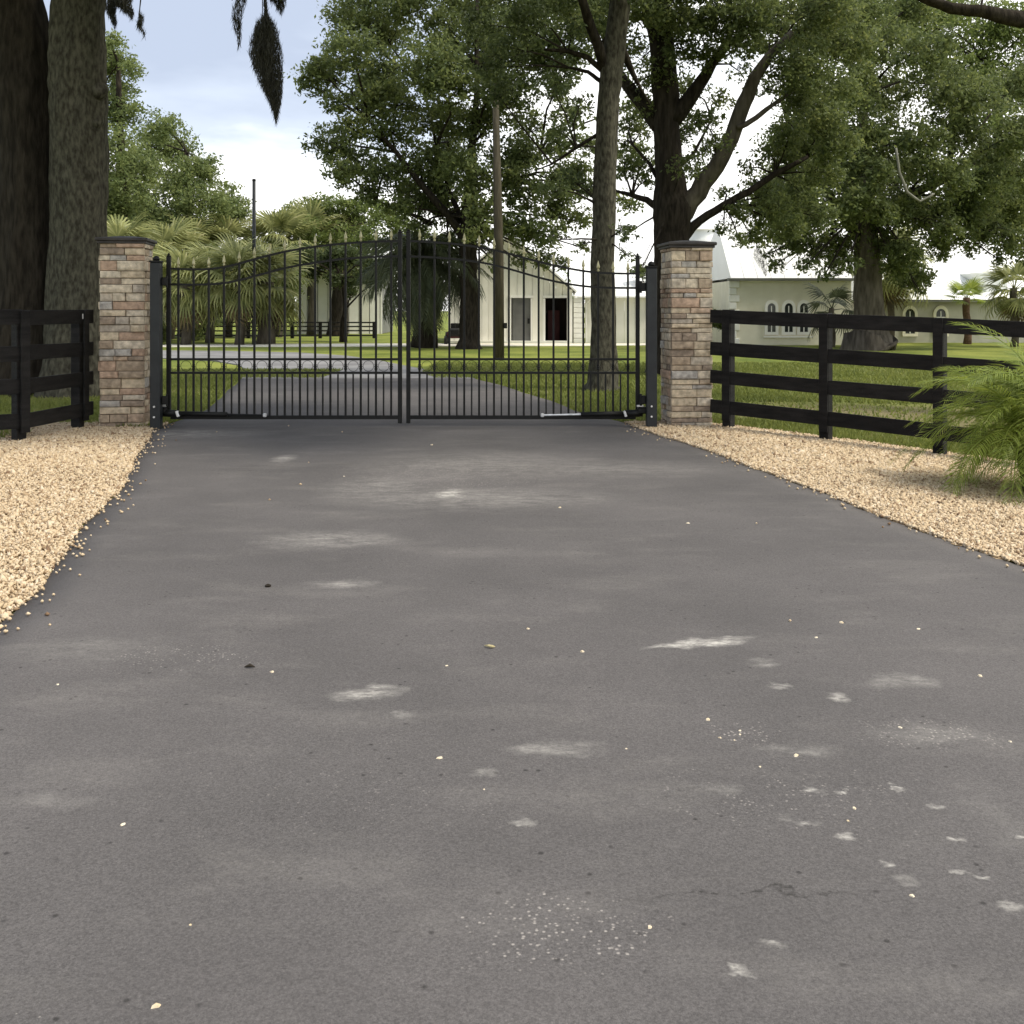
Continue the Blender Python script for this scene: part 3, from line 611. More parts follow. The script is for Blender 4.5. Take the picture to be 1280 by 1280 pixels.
# ------------------------------------------------------------------ the two gate leaves
def ipx(tab, x): return float(np.interp(x, [a for a, _ in tab], [b for _, b in tab]))
from math import pi
def smooth_tab(tab, x):
    v = [ipx(tab, x + d) for d in (-14, -9, -4, 0, 4, 9, 14)]; return sum(v) / len(v)
def gate_leaf(label, st_l, st_r, picks, top, low_, Y, hinge_left):
    x0 = P(st_l, 0, Y).x; x1 = P(st_r, 0, Y).x
    zof = lambda py: EYE - (py - HOR) * Y / F
    t = thing('gate_leaf', ((x0 + x1) / 2, Y, .03), label, 'gate', 'wrought iron driveway gate leaves')
    zb = zof(521.5); zm1 = zof(449); zm2 = zof(466)
    tz = lambda px: zof(smooth_tab(top, px)); lz = lambda px: zof(smooth_tab(low_, px))
    for px in (st_l, st_r):
        outer = (px == st_l) == hinge_left
        zt = zof(321 if outer else 291); x = P(px, 0, Y).x; zz0 = zof(521 if outer else 529)
        MB().box((x, Y, (zz0 + zt) / 2), (.048, .048, zt - zz0), ch=.004).lathe((x, Y, zt), [(.028, 0), (.03, .012), (.012, .02), (.016, .032), (.002, .045)], 8).build('stile', IRON, t)
    for z, hh in ((zb, .045), (zm2, .026), (zm1, .026)):
        MB().box(((x0 + x1) / 2, Y, z), (x1 - x0 - .048, .036, hh), ch=.003).build('rail', IRON, t)
    n = 40
    for fz in (tz, lz):
        pts = []
        for i in range(n + 1):
            px = st_l + (st_r - st_l) * i / n; x = P(px, 0, Y).x; pts.append((x, fz(px)))
        mb = MB(); vs = []
        for x, z in pts: vs += [(x, Y - .018, z - .012), (x, Y + .018, z - .012), (x, Y + .018, z + .012), (x, Y - .018, z + .012)]
        fs = [(4 * i + k, 4 * i + (k + 1) % 4, 4 * i + 4 + (k + 1) % 4, 4 * i + 4 + k) for i in range(n) for k in range(4)]
        mb.add(vs, fs).build('curved_rail', IRON, t)
    pk = MB().lathe((0, 0, 0), [(.008, 0), (.017, .018), (.009, .032), (.021, .055), (.014, .09), (.002, .135)], 6)
    fin_me = bpy.data.meshes.new('finial'); fin_me.from_pydata(pk.v, [], pk.f); fin_me.update(); fin_me.materials.append(GOLD)
    kb = MB().lathe((0, 0, 0), [(.013, -.035), (.022, -.02), (.014, -.008), (.024, .004), (.014, .016), (.02, .028), (.013, .038)], 8)
    knu_me = bpy.data.meshes.new('knuckle'); knu_me.from_pydata(kb.v, [], kb.f); knu_me.update(); knu_me.materials.append(IRON)
    db = MB().box((0, 0, 0), (.018, .018, zm2 - zb - .03)); dog_me = bpy.data.meshes.new('dog_bar'); dog_me.from_pydata(db.v, [], db.f); dog_me.update(); dog_me.materials.append(IRON)
    rg = MB(); m1, m2 = 14, 5; rr = (zm1 - zm2) / 2 - .018
    for i in range(m1):
        for j in range(m2):
            a = 2 * pi * i / m1; b = 2 * pi * j / m2; q = rr + .003 * math.cos(b); rg.v.append((q * math.cos(a), .003 * math.sin(b), q * math.sin(a)))
    rg.f = [(i * m2 + j, ((i + 1) % m1) * m2 + j, ((i + 1) % m1) * m2 + (j + 1) % m2, i * m2 + (j + 1) % m2) for i in range(m1) for j in range(m2)]
    ring_me = bpy.data.meshes.new('ring'); ring_me.from_pydata(rg.v, [], rg.f); ring_me.update(); ring_me.materials.append(IRON)
    L0 = t.location
    for px in picks:
        x = P(px, 0, Y).x; zt = tz(px)
        p = MB().box((x, Y, (zt + .01 + zb) / 2), (.024, .024, zt + .01 - zb), ch=.002).build('picket', IRON, t)
        f = link_mesh('finial', fin_me, None, p); f.location = (x - L0.x, 0, zt + .008 - L0.z)
        k = link_mesh('knuckle', knu_me, None, p); k.location = (x - L0.x, 0, (zm1 + zm2) / 2 - .012 - L0.z)
    allx = [st_l] + list(picks) + [st_r]
    for a, b in zip(allx, allx[1:]):
        if b - a < 9: continue
        x = P((a + b) / 2, 0, Y).x
        if b - a > 14.5:
            link_mesh('dog_bar', dog_me, None, t, (x - L0.x, 0, (zm2 + zb) / 2 - L0.z))
            link_mesh('ring', ring_me, None, t, (x - L0.x, 0, (zm1 + zm2) / 2 - L0.z))
    return t
topL = [(200, 335), (215, 336), (260, 337), (280, 334), (300, 329.5), (317, 324), (355, 314.5), (395, 308), (432, 304), (470, 302), (500, 301), (520, 301)]
lowL = [(200, 355), (240, 356), (275, 355), (297, 351), (317, 345.5), (337, 340), (355, 335), (395, 328), (432, 323), (470, 321), (500, 320), (520, 320)]
topR = [(500, 301), (512, 301), (562, 304), (600, 309), (625, 314), (650, 321), (680, 329), (712, 336), (740, 340.5), (770, 342), (810, 342)]
lowR = [(500, 320), (530, 321), (562, 323), (600, 327.5), (625, 333), (650, 340), (680, 349), (712, 355.5), (740, 359), (770, 360), (810, 360)]
gate_leaf('left leaf of the black iron driveway gate with gold spear tips', 211, 500, [223 + 19 * i for i in range(15)], topL, lowL, 12.32, True)
gate_leaf('right leaf of the black iron driveway gate with gold spear tips', 510.5, 797, [524.5 + 18.6 * i for i in range(15)], topR, lowR, 12.36, False)

def operator(label, xa, xb, xt, xc, Y, yy, sg, rodm):
    """ram that swings the gate: motor at the post, tube, rod to a bracket on the bottom rail"""
    a, b, tt, c = P(xa, yy, Y), P(xb, yy + 1, Y), P(xt, yy + 2, Y), P(xc, yy + 3, Y)
    t = thing('gate_opener', (a.x, Y, a.z), label, 'gate opener', 'gate openers')
    MB().tube([a, b], [.045, .040], 12).build('housing', IRON, t, smooth=True)
    MB().tube([b, tt], [.030, .028], 12).build('ram_tube', IRON, t, smooth=True)
    MB().box(a + Vector((0, 0, .03)), (.12, .09, .08), ch=.015).build('motor_head', IRON, t)
    MB().box(a + Vector((sg * .03, -.03, .085)), (.08, .04, .022), ch=.01).build('mounting_plate', STEEL, t)
    MB().tube([tt, c], .011, 8).build('rod', rodm, t)
    MB().beam(b + Vector((-.012, -.03, .035)), b + Vector((.012, -.03, -.035)), .05, .03, ch=.006).build('end_collar', STEEL, t)
    MB().box(c, (.04, .04, .045), ch=.01).build('bracket', STEEL, t)
    return t
operator('black gate opener ram low on the left gate leaf near its hinge post', 202, 223, 284, 331, 12.24, 516, 1, IRON)
operator('black gate opener ram low on the right gate leaf with bright steel rod', 803, 781, 726, 678, 12.27, 516, -1, STEEL)

# ------------------------------------------------------------------ board fences
def board_fence(label, pts, zs, hb, name='board_fence', group='black board fences', batten=True, post_w=.11, bt=.025, ends=(0, 0), drop=None, post_idx=None):
    """pts (x,y): the posts; boards nailed to the camera side, one batten over each joint"""
    base = (pts[0][0], pts[0][1], float(gz(*pts[0])))
    t = thing(name, base, label, 'fence', group)
    P3 = [Vector((x, y, float(gz(x, y)))) for x, y in pts]
    for i, p in enumerate(P3):
        d = (P3[min(i + 1, len(P3) - 1)] - P3[max(i - 1, 0)]); d.z = 0; d.normalize(); nrm = Vector((d.y, -d.x, 0))
        if nrm.y > 0: nrm = -nrm
        if post_idx and i not in post_idx: continue
        top = zs[0] + hb / 2 + .0
        MB().box(p - nrm * (post_w / 2) + Vector((0, 0, top / 2 - .2)), (post_w, post_w, top + .4), math.atan2(d.y, d.x), ch=.006).build('post', FENCE, t)
        if batten: MB().box(p + nrm * (bt + .013) + Vector((.015, 0, top / 2 + .055)), (.10, .022, top - .12), math.atan2(d.y, d.x), ch=.003).build('batten', FENCE, t)
    for i in range(len(P3) - 1):
        a, b = P3[i], P3[i + 1]; d = (b - a).normalized(); nrm = Vector((d.y, -d.x, 0)).normalized()
        if nrm.y > 0: nrm = -nrm
        for z in zs:
            e0 = d * (ends[0] if i == 0 else -.002); e1 = d * (ends[1] if i == len(P3) - 2 else -.002)
            jit = random.uniform(-.008, .008)
            MB().beam(a - e0 + nrm * bt / 2 + Vector((0, 0, z + jit)), b + e1 + nrm * bt / 2 + Vector((0, 0, z + random.uniform(-.008, .008))), bt, hb, ch=.003).build('board', FENCE, t)
    return t
ZS = (1.332, .95, .612, .262)
board_fence('long black four-board fence running from the right stone pillar behind the small palm', [(2.50, 12.14), (3.40, 11.35), (4.30, 10.5), (5.2, 9.72), (6.1, 8.9)], ZS, .155, ends=(.20, 0))
board_fence('short black four-board fence in front of the big oak at the left edge', [(-5.02, 12.14), (-5.16, 10.95), (-6.35, 10.1), (-7.6, 9.3)], (1.325, .945, .60, .235), .16, ends=(.22, 0))
# white tag on the left fence
tg = MB().box((-4.985, 12.10, 1.33), (.028, .008, .06), ch=.004).build('fence_tag', mat('tag_white', (.7, .7, .68)), None); props(tg, 'small white tag near the top of the left fence end post', 'tag')
far_pts = [(-17.5, 52), (-15.4, 52), (-13.2, 52), (-11.0, 52), (-9.6, 52), (-6.9, 52)]
board_fence('low black rail fence on the far side of the lawn before the white shed', far_pts, (.80, .60, .38, .14), .07, name='rail_fence', group=None, batten=False, post_w=.16)

# ------------------------------------------------------------------ big double oak at the left
YO = 17.2
oak = thing('oak_tree', (P(68, 490, YO).x, YO, 0), 'huge double-trunked oak rising behind the left stone pillar', 'tree')
TL = limb(oak, [(40, 520, 52), (38, 470, 42), (36, 400, 37), (36, 300, 35), (36, 200, 36), (34, 110, 38), (26, 40, 34), (12, -40, 30), (-10, -160, 24), (-30, -300, 14)], YO, BARK_D, 'trunk', n=26, jit=.03, sub=4)
TR = limb(oak, [(92, 520, 56), (96, 470, 44), (98, 400, 35), (99, 300, 33), (98, 220, 34), (98, 150, 34), (97, 90, 33), (98, 30, 32), (104, -40, 30), (120, -160, 24), (150, -300, 14)], YO - .35, BARK_G, 'trunk', n=26, jit=.03, sub=4)
for (kx, ky, r) in ((120, 152, 9), (124, 112, 11)):
    c = P(kx, ky, YO - .50); MB().tube([c + Vector((-.16, .2, -.05)), c, c + Vector((.035, -.05, .01)), c + Vector((.03, -.04, .01))], [r * YO / F * 1.3, r * YO / F, r * YO / F * .75, r * YO / F * .3], 14, wob=.1).build('knot', BARK_G, oak, smooth=True)
limb(oak, [(120, -60, 20), (200, -80, 15), (300, -75, 12), (420, -110, 9), (540, -170, 5)], YO - .3, BARK_D, 'limb', dy=-4.6)
limb(oak, [(100, -100, 18), (60, -190, 14), (160, -300, 9), (330, -360, 5)], YO, BARK_D, 'limb', dy=-3)
limb(oak, [(30, -60, 18), (-60, -140, 14), (-160, -220, 8)], YO, BARK_D, 'limb', dy=-2)
limb(oak, [(118, -55, 9), (128, -15, 5), (140, 4, 3), (165, 12, 1.5)], YO - .9, BARK_D, 'limb', dy=-.8)
limb(oak, [(440, -90, 6), (385, -40, 4), (352, -12, 3), (326, -17, 2.4), (300, -14, 1.8), (278, -2, 1)], 13.2, BARK_D, 'branch', n=7)
oc = [(P(352, -14, 13.2).x, 13.2, P(352, -14, 13.2).z, .16, .7), (P(300, -14, 13.2).x, 13.2, P(300, -22, 13.2).z, .16, .6), (P(240, -16, 13.6).x, 13.6, P(240, -18, 13.6).z, .16, .5)]
for _ in range(46):
    x = random.uniform(-11, 2.2); y = random.uniform(11.3, 22); 
    z = max(random.uniform(6.6, 11), 1.4 + 430 * y / F + .9); oc.append((x, y, z + .5, random.uniform(.9, 1.5), .9))
for _ in range(16):
    x = random.uniform(-5, 1.5); y = random.uniform(8.3, 13); q_ = random.uniform(1.1, 1.5); oc.append((x, y, 1.4 + 388 * (y + q_) / F + q_ + random.uniform(.4, 1.6), q_, .9))  # extra unseen clumps above the frame, added to shade the drive by the gate
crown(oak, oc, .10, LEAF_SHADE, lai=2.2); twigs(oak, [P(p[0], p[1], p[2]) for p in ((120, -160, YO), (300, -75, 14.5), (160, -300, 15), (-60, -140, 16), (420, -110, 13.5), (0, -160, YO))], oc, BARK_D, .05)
def moss(px, y0, y1, wd, Y, label, n, lean=0, neck=0):
    """a hanging beard of grey moss strands, ragged at the sides, tapering to a point; neck = share of its length that is a thin wisp"""
    top = P(px, y0, Y); bot = P(px + lean, y1, Y); H = top.z - bot.z; W_ = wd * Y / F
    t = thing('spanish_moss', top, label, 'moss', 'moss hanging from the oak')
    k = n; u = rng.uniform(0, 1, k); prof = np.interp(u, [0, max(.01, neck * .9), neck + .06, neck + .35 * (1 - neck), neck + .6 * (1 - neck), neck + .85 * (1 - neck), 1], [.05 if neck else .4, .12 if neck else .5, .75, 1.0, .72, .3, .02]) * W_ / 2
    a = rng.uniform(0, 2 * np.pi, k); tuft = np.floor(a * 2.2 + u * 5); prof = prof * (.72 + .5 * np.abs(np.sin(tuft * 12.9898)))
    rr = np.sqrt(rng.uniform(0, 1, k)) * prof; keep = rng.uniform(size=k) < np.maximum(.06, prof / (W_ / 2)); u, a, rr = u[keep], a[keep], rr[keep]; k = len(u)
    sway = (lean * Y / F) * u ** 1.3 + .025 * np.sin(u * 9)
    c = np.stack([top.x + sway + rr * np.cos(a), top.y + rr * np.sin(a), top.z - H * u], 1)
    ln = rng.uniform(.03, .10, k)
    th = unit(np.stack([rng.normal(size=k) * .3, rng.normal(size=k) * .3, -np.ones(k)], 1)); b = unit(np.cross(th, rng.normal(size=(k, 3)))) * .0035
    V = np.stack([c - th * ln[:, None], c + b, c + th * ln[:, None], c - b], 1).reshape(-1, 3)
    fast_mesh('beard', V, 4, MOSS, t); MB().tube([top + Vector((.05, 0, .5)), top + Vector((.02, 0, .2)), top, P(px, y0 + (y1 - y0) * .35, Y)], [.014, .010, .007, .004], 5).build('twig', BARK_D, t)
    return t
moss(328, -20, 152, 36, 13.2, 'long dark beard of hanging moss ending in a point against the sky', 15000, lean=16, neck=.25)
moss(300, -20, 62, 14, 13.3, 'thin brown wisp of moss left of the long moss beard', 900, lean=-4)
moss(345, -40, 18, 30, 13.4, 'short tuft of moss above the long moss beard', 2500, lean=4)
moss(139, -10, 36, 13, 15.5, 'short dark moss tuft hugging the oak trunk top', 1500, lean=3)
moss(150, -15, 24, 22, 15.4, 'slanting moss tuft right of the oak trunk at the frame top', 2200, lean=14)
moss(174, 18, 46, 7, 15.3, 'tiny moss scrap dangling furthest right of the oak trunk', 400, lean=5)

# ------------------------------------------------------------------ oak A behind the gate
def start_pts(lst, Y): return [P(x, y, Y) for x, y in lst]
YA = 38
A = thing('oak_tree', (P(587, 436, YA).x, YA, 0), 'broad dark oak rising behind the centre of the gate', 'tree')
limb(A, [(587, 442, 19), (587, 425, 12.5), (586, 370, 11.5), (585, 330, 11), (586, 296, 11), (588, 250, 9), (590, 190, 5), (596, 110, 3.2), (596, 0, 2)], YA, BARK_D, 'trunk', n=14)
limb(A, [(584, 305, 6.5), (560, 268, 5), (530, 235, 4), (495, 190, 3), (460, 150, 1.5)], YA, BARK_D, dy=-1)
limb(A, [(588, 300, 6), (606, 262, 4.5), (635, 225, 3.5), (675, 190, 2)], YA, BARK_D, dy=1)
limb(A, [(584, 290, 4), (562, 240, 3), (545, 180, 2), (530, 110, 1)], YA, BARK_D, dy=1.5)
limb(A, [(540, 280, 3), (500, 262, 2), (470, 250, 1)], YA, BARK_D, dy=0)
Ac = px_clumps([(450, 15, 48), (515, -5, 55), (590, 0, 55), (670, 5, 55), (735, -20, 45), (408, 92, 34), (440, 60, 36), (475, 95, 45), (535, 80, 50), (600, 70, 50), (660, 80, 40, .8), (398, 85, 22),
                (415, 178, 30), (440, 160, 30, .8), (445, 205, 32), (490, 165, 36, .8), (550, 150, 42), (605, 150, 40, .9), (660, 160, 32, .6), (480, 215, 32), (530, 210, 42), (590, 215, 40, .9), (640, 225, 32, .8),
                (690, 225, 34, .8), (725, 215, 26, .9), (500, 258, 22), (555, 265, 26, .8), (640, 280, 26, .8), (680, 290, 28, .9), (650, 325, 16, .6), (690, 262, 25, .8), (420, 130, 20), (462, 130, 26, .7), (505, 130, 30, .8), (700, 130, 26, .5), (480, 40, 40), (560, 40, 40), (630, 40, 40), (560, 110, 40), (620, 110, 35), (520, 285, 18, .7), (560, 300, 16, .6), (610, 295, 16, .6), (600, 260, 26, .9), (700, 180, 28, .7), (720, 145, 24, .5), (655, 195, 30, .8), (515, 240, 28, .9), (560, 240, 30, .9), (620, 330, 14, .5), (680, 325, 16, .8), (385, 105, 16, .8), (640, 120, 34), (680, 60, 36), (700, 100, 30), (715, 60, 34), (730, 20, 36), (650, 250, 26, .8), (700, 250, 24, .8), (720, 275, 22, .8), (735, 180, 24, .6), (660, 290, 24, .8), (600, 290, 22, .7), (530, 250, 30), (460, 240, 20, .9), (430, 215, 24), (480, 120, 35), (560, 190, 36), (640, 200, 32), (735, 235, 22, .7), (780, 250, 22, .5), (790, 190, 24, .5), (795, 130, 26, .5), (700, 330, 14, .6), (730, 310, 12, .5)], YA, 2.6)
crown(A, Ac, .085, LEAF_OAK, lai=3.6)
twigs(A, start_pts([(592, 180), (560, 268), (530, 235), (495, 190), (460, 150), (635, 225), (675, 190), (545, 180), (600, 90), (470, 250), (530, 110)], YA), Ac, BARK_D, .06)

# tree B, slim trunk right of the gate centre
YB = 18
B = thing('slim_oak_tree', (P(755, 490, YB).x, YB, 0), 'straight slim grey trunk standing just behind the right gate leaf', 'tree')
limb(B, [(752, 500, 32), (753, 480, 20), (754, 430, 16), (754, 330, 15), (757, 220, 14), (760, 120, 13.5), (764, 88, 14), (772, 30, 13), (780, -40, 11), (790, -160, 8), (795, -300, 4)], YB, BARK_G, 'trunk', n=18, jit=.04, sub=4)
limb(B, [(758, 92, 7), (748, 60, 6.5), (735, 25, 6), (722, -20, 5), (690, -100, 3)], YB, BARK_D, dy=-.8)
limb(B, [(755, 90, 4), (735, 72, 3.5), (710, 64, 3), (680, 62, 1.5)], YB, BARK_D, dy=-.4)
limb(B, [(752, 102, 3), (735, 90, 2.4), (710, 84, 1.6), (695, 84, 1)], YB, BARK_D, dy=.4)
limb(B, [(776, 60, 6), (800, 110, 2), (812, 130, 1.5)], YB, BARK_D, dy=.6)
limb(B, [(752, 165, 2.5), (720, 185, 2), (690, 205, 1.2), (672, 212, .8)], YB, BARK_D, dy=.5)
Bc = px_clumps([(735, -40, 50), (690, -15, 34), (800, -50, 60), (860, -60, 60), (700, 70, 20, .35), (712, 35, 20, .6), (690, 110, 22, .35), (725, 130, 22, .4), (700, 165, 20, .35), (715, 225, 24, .55), (690, 235, 20, .5), (640, -30, 45), (640, 60, 28, .7), (618, 112, 26, .9), (612, 85, 22, .9), (660, 20, 35), (600, 30, 30, .8), (735, 235, 14, .6), (690, 300, 10, .3), (728, 305, 9, .25), (780, 285, 16, .35), (785, 320, 13, .3)], YB, 1.0)
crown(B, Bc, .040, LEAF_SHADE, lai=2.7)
twigs(B, start_pts([(735, 25), (722, -20), (710, 64), (710, 84), (790, -160), (720, 185), (690, 205), (754, 260), (757, 300)], YB), Bc, BARK_D, .022)

# tree C, massive dark oak behind the right pillar
YC = 22.5
Cc = thing('oak_tree', (P(838, 470, YC).x, YC, 0), 'massive dark forked oak rising behind the right stone pillar', 'tree')
limb(Cc, [(838, 480, 36), (838, 440, 26), (839, 380, 23), (840, 300, 22), (842, 262, 24), (836, 215, 17), (833, 160, 16), (832, 120, 16), (828, 60, 15), (820, 0, 15), (812, -120, 11), (810, -260, 5)], YC, BARK_D, 'trunk', n=20, jit=.05, sub=4)
limb(Cc, [(846, 275, 14), (872, 240, 12), (896, 208, 10.5), (915, 172, 10), (930, 130, 9.5), (944, 98, 8), (962, 70, 6), (990, 40, 4)], YC, BARK_M, dy=-.8)
limb(Cc, [(840, 150, 12), (866, 118, 9), (890, 80, 6.5), (912, 52, 5), (950, 30, 3)], YC, BARK_D, dy=-.6)
limb(Cc, [(830, 165, 11), (806, 132, 10), (786, 108, 8), (768, 84, 6), (750, 30, 4)], YC, BARK_D, dy=1)
limb(Cc, [(852, 300, 7), (874, 276, 5.5), (905, 256, 5), (935, 240, 4.5), (968, 218, 4), (1010, 196, 2.5)], YC, BARK_D, dy=-.4)
limb(Cc, [(826, 262, 5), (808, 249, 4), (790, 244, 3), (768, 238, 1.5)], YC, BARK_D, dy=.5)
limb(Cc, [(922, 160, 3.5), (938, 152, 3.4), (958, 137, 3), (985, 118, 2)], YC - .55, BARK_M)
limb(Cc, [(828, 235, 3), (812, 205, 2.5), (790, 180, 1.5)], YC, BARK_D, dy=.4)
limb(Cc, [(845, 215, 2.5), (868, 190, 2), (890, 148, 1.2)], YC, BARK_D, dy=.5)
Ck = px_clumps([(760, 15, 40), (795, 0, 50), (850, -20, 60), (915, -10, 55), (970, 5, 50), (1020, 30, 50), (1000, 70, 36), (960, 50, 30, .8), (880, 30, 38), (845, 60, 28, .7), (870, 75, 24, .6), (800, 75, 26, .35), (795, 120, 26, .35), (800, 165, 24, .4),
                (805, 205, 24, .4), (780, 180, 22, .35), (865, 150, 24, .4), (880, 185, 26, .35), (900, 125, 24, .35), (870, 215, 20, .35), (925, 90, 20, .35), (960, 190, 20, .6), (985, 205, 30, .9), (1010, 175, 28, .9), (1030, 215, 30, .9), (945, 235, 20, .6),
                (905, 240, 16, .4), (950, 270, 24, .7), (925, 300, 14, .6), (975, 265, 26, .8), (790, 215, 20, .5), (1040, 110, 40), (1000, 130, 26, .8), (700, 0, 40), (740, 40, 26, .7), (930, 50, 30), (900, 60, 24, .7), (845, 20, 40), (1060, 60, 40), (1015, 95, 34), (985, 150, 20, .6), (860, 110, 26, .7), (780, 60, 30, .8), (820, 95, 28, .6), (850, 165, 26, .6), (880, 150, 24, .55), (895, 180, 22, .4), (860, 205, 22, .5), (815, 140, 24, .55), (790, 155, 22, .55), (810, 225, 20, .5), (780, 205, 20, .6), (940, 20, 40), (1040, 0, 50), (990, 100, 36), (1030, 150, 34), (985, 175, 24, .9), (1000, 240, 30), (960, 245, 22, .8), (935, 210, 16, .5), (925, 265, 20, .8), (905, 285, 14, .6), (940, 295, 18, .8), (985, 285, 26), (1040, 180, 36), (955, 110, 18, .5), (1020, 270, 30), (780, 295, 18, .35), (800, 340, 10, .3)], YC, 1.6)
crown(Cc, Ck, .050, LEAF_OAK, lai=3.0)
twigs(Cc, start_pts([(828, 60), (820, 0), (833, 140), (896, 208), (930, 130), (962, 70), (890, 80), (912, 52), (786, 108), (768, 84), (905, 256), (968, 218), (1010, 196), (790, 244), (985, 118), (790, 180), (890, 148), (838, 260)], YC), Ck, BARK_D, .028)

# tree D, wide tree to the right
YD = 37
D = thing('spreading_oak_tree', (P(1087, 430, YD).x, YD, 0), 'spreading oak with low drooping crown standing between the cream buildings', 'tree')
limb(D, [(1088, 438, 38), (1087, 426, 27), (1086, 405, 19), (1086, 370, 17.5), (1085, 320, 16), (1083, 265, 11), (1081, 200, 7), (1078, 120, 4.5), (1075, 20, 3)], YD, BARK_M, 'trunk', n=18, jit=.05, sub=4)
limb(D, [(1075, 300, 8), (1048, 262, 6), (1015, 215, 5), (990, 165, 4), (975, 120, 2)], YD, BARK_D, dy=-1.5)
limb(D, [(1090, 280, 8), (1130, 245, 6), (1180, 225, 5), (1240, 215, 3)], YD, BARK_D, dy=-1)
limb(D, [(1078, 250, 6), (1050, 200, 4), (1040, 140, 2)], YD, BARK_D, dy=1.5)
limb(D, [(1120, 185, 1.6), (1124, 215, 1.8), (1134, 240, 1.8), (1150, 252, 1.6), (1168, 242, 1.2)], YD - 4.2, mat('dead_branch', (.15, .145, .115)), 'dead_branch', n=5)
Dk = []
for row, xs_ in ((10, (1030, 1080, 1135)), (60, (1010, 1060, 1110, 1160)), (115, (1010, 1060, 1110, 1160, 1205)), (165, (1000, 1045, 1095, 1145, 1195)), (215, (985, 1035, 1085, 1135, 1185, 1230)), (255, (970, 1010, 1060, 1110, 1160, 1205))):
    for x in xs_: Dk.append((x + random.uniform(-10, 10), row + random.uniform(-10, 10), random.uniform(34, 44)))
Dk += [(962, 290, 20, .8), (990, 300, 26, .9), (1020, 305, 28), (1050, 305, 26), (1010, 330, 14, .6), (1045, 332, 14, .7), (1105, 305, 24), (1135, 315, 26), (1150, 345, 17, .9), (1150, 365, 8, .6), (1170, 300, 24), (1185, 285, 20, .8), (1215, 280, 18, .7), (960, 318, 8, .6), (1125, 345, 12, .6), (1190, 305, 8, .5), (1205, 300, 14, .8), (1235, 280, 22), (970, 330, 12, .7), (1030, 345, 10, .6), (1120, 330, 22), (1140, 345, 20), (1060, 330, 16, .8), (1250, 250, 34), (1240, 190, 36), (1220, 120, 36), (1000, 265, 34), (965, 250, 26), (1175, 270, 30), (1205, 255, 32), (1235, 290, 26, .9), (1262, 300, 24, .9), (1285, 310, 24, .9), (1265, 265, 34), (1215, 312, 12, .6), (1180, 320, 10, .5), (1250, 325, 12, .6), (1290, 220, 40), (1280, 160, 40), (1270, 100, 34)]
Dc = px_clumps(Dk, YD, 3.0) + px_clumps([(1080, 240, 22), (1072, 205, 24), (1090, 170, 26), (1070, 130, 24), (1100, 215, 22), (1060, 255, 20), (1105, 262, 22), (1078, 90, 24)], YD - 3.4, .3); crown(D, Dc, .078, LEAF_OAK, lai=3.8, droop=.5)
twigs(D, start_pts([(1015, 215), (990, 165), (1130, 245), (1180, 225), (1078, 120), (1050, 200), (1040, 140), (1083, 260), (1076, 60)], YD), Dc, BARK_D, .06)
moss(943, 285, 346, 15, 36, 'dark moss scrap hanging left of the spreading oak above the cream house', 2200, lean=14, neck=.4)

# tree E, off the right edge: its limb crosses the top corner
YE = 15
Et = thing('bright_oak_tree', (P(1345, 508, YE).x, YE, 0), 'bright green oak whose dark limb crosses the top right corner', 'tree')
limb(Et, [(1345, 530, 40), (1345, 480, 30), (1345, 300, 26), (1350, 100, 24), (1360, -60, 20), (1370, -250, 10)], YE, BARK_D, 'trunk', n=16)
limb(Et, [(1350, 40, 14), (1300, 28, 11), (1262, 22, 9.5), (1225, 14, 8), (1190, 10, 7), (1150, -4, 5.5), (1090, -50, 3)], YE, BARK_D, dy=-.3, n=12)
Ek = px_clumps([(1180, -30, 45), (1240, -40, 50), (1300, -50, 55), (1120, -40, 45), (1330, 60, 30), (1310, 230, 30, .8)], YE, .7)
for _ in range(20):
    x = random.uniform(.5, 6); y = random.uniform(8.8, 13.5); q_ = random.uniform(1.0, 1.4); Ek.append((x, y, 1.4 + 388 * (y + q_) / F + q_ + random.uniform(.4, 1.6), q_, .6))  # crown widened out of view over the gate, added to darken the asphalt
crown(Et, Ek, .035, LEAF_FRESH, lai=1.8); twigs(Et, start_pts([(1150, -4), (1225, 14), (1300, 28), (1345, 100)], YE), Ek, BARK_D, .02)
YH = 62
Ht = thing('background_oak_tree', (P(1262, 424, YH).x, YH, 0), 'fresh green tree filling the upper right background beside the spreading oak', 'tree')
limb(Ht, [(1262, 428, 14), (1262, 400, 9), (1262, 300, 8), (1250, 200, 6), (1240, 80, 3)], YH, BARK_D, 'trunk', n=10)
Hk = px_clumps([(1180, 30, 45), (1235, 40, 48), (1285, 30, 48), (1130, 25, 40), (1200, 85, 40), (1250, 100, 45), (1290, 110, 40), (1225, 150, 34, .8), (1265, 170, 42), (1240, 215, 40), (1280, 230, 42), (1230, 262, 28), (1265, 275, 30), (1290, 290, 30), (1255, 300, 14, .7), (1100, 20, 35), (1060, 10, 35)], YH, 2.5)
crown(Ht, Hk, .13, LEAF_FRESH, lai=3.3); twigs(Ht, start_pts([(1262, 300), (1250, 200), (1240, 80)], YH), Hk, BARK_D, .06)

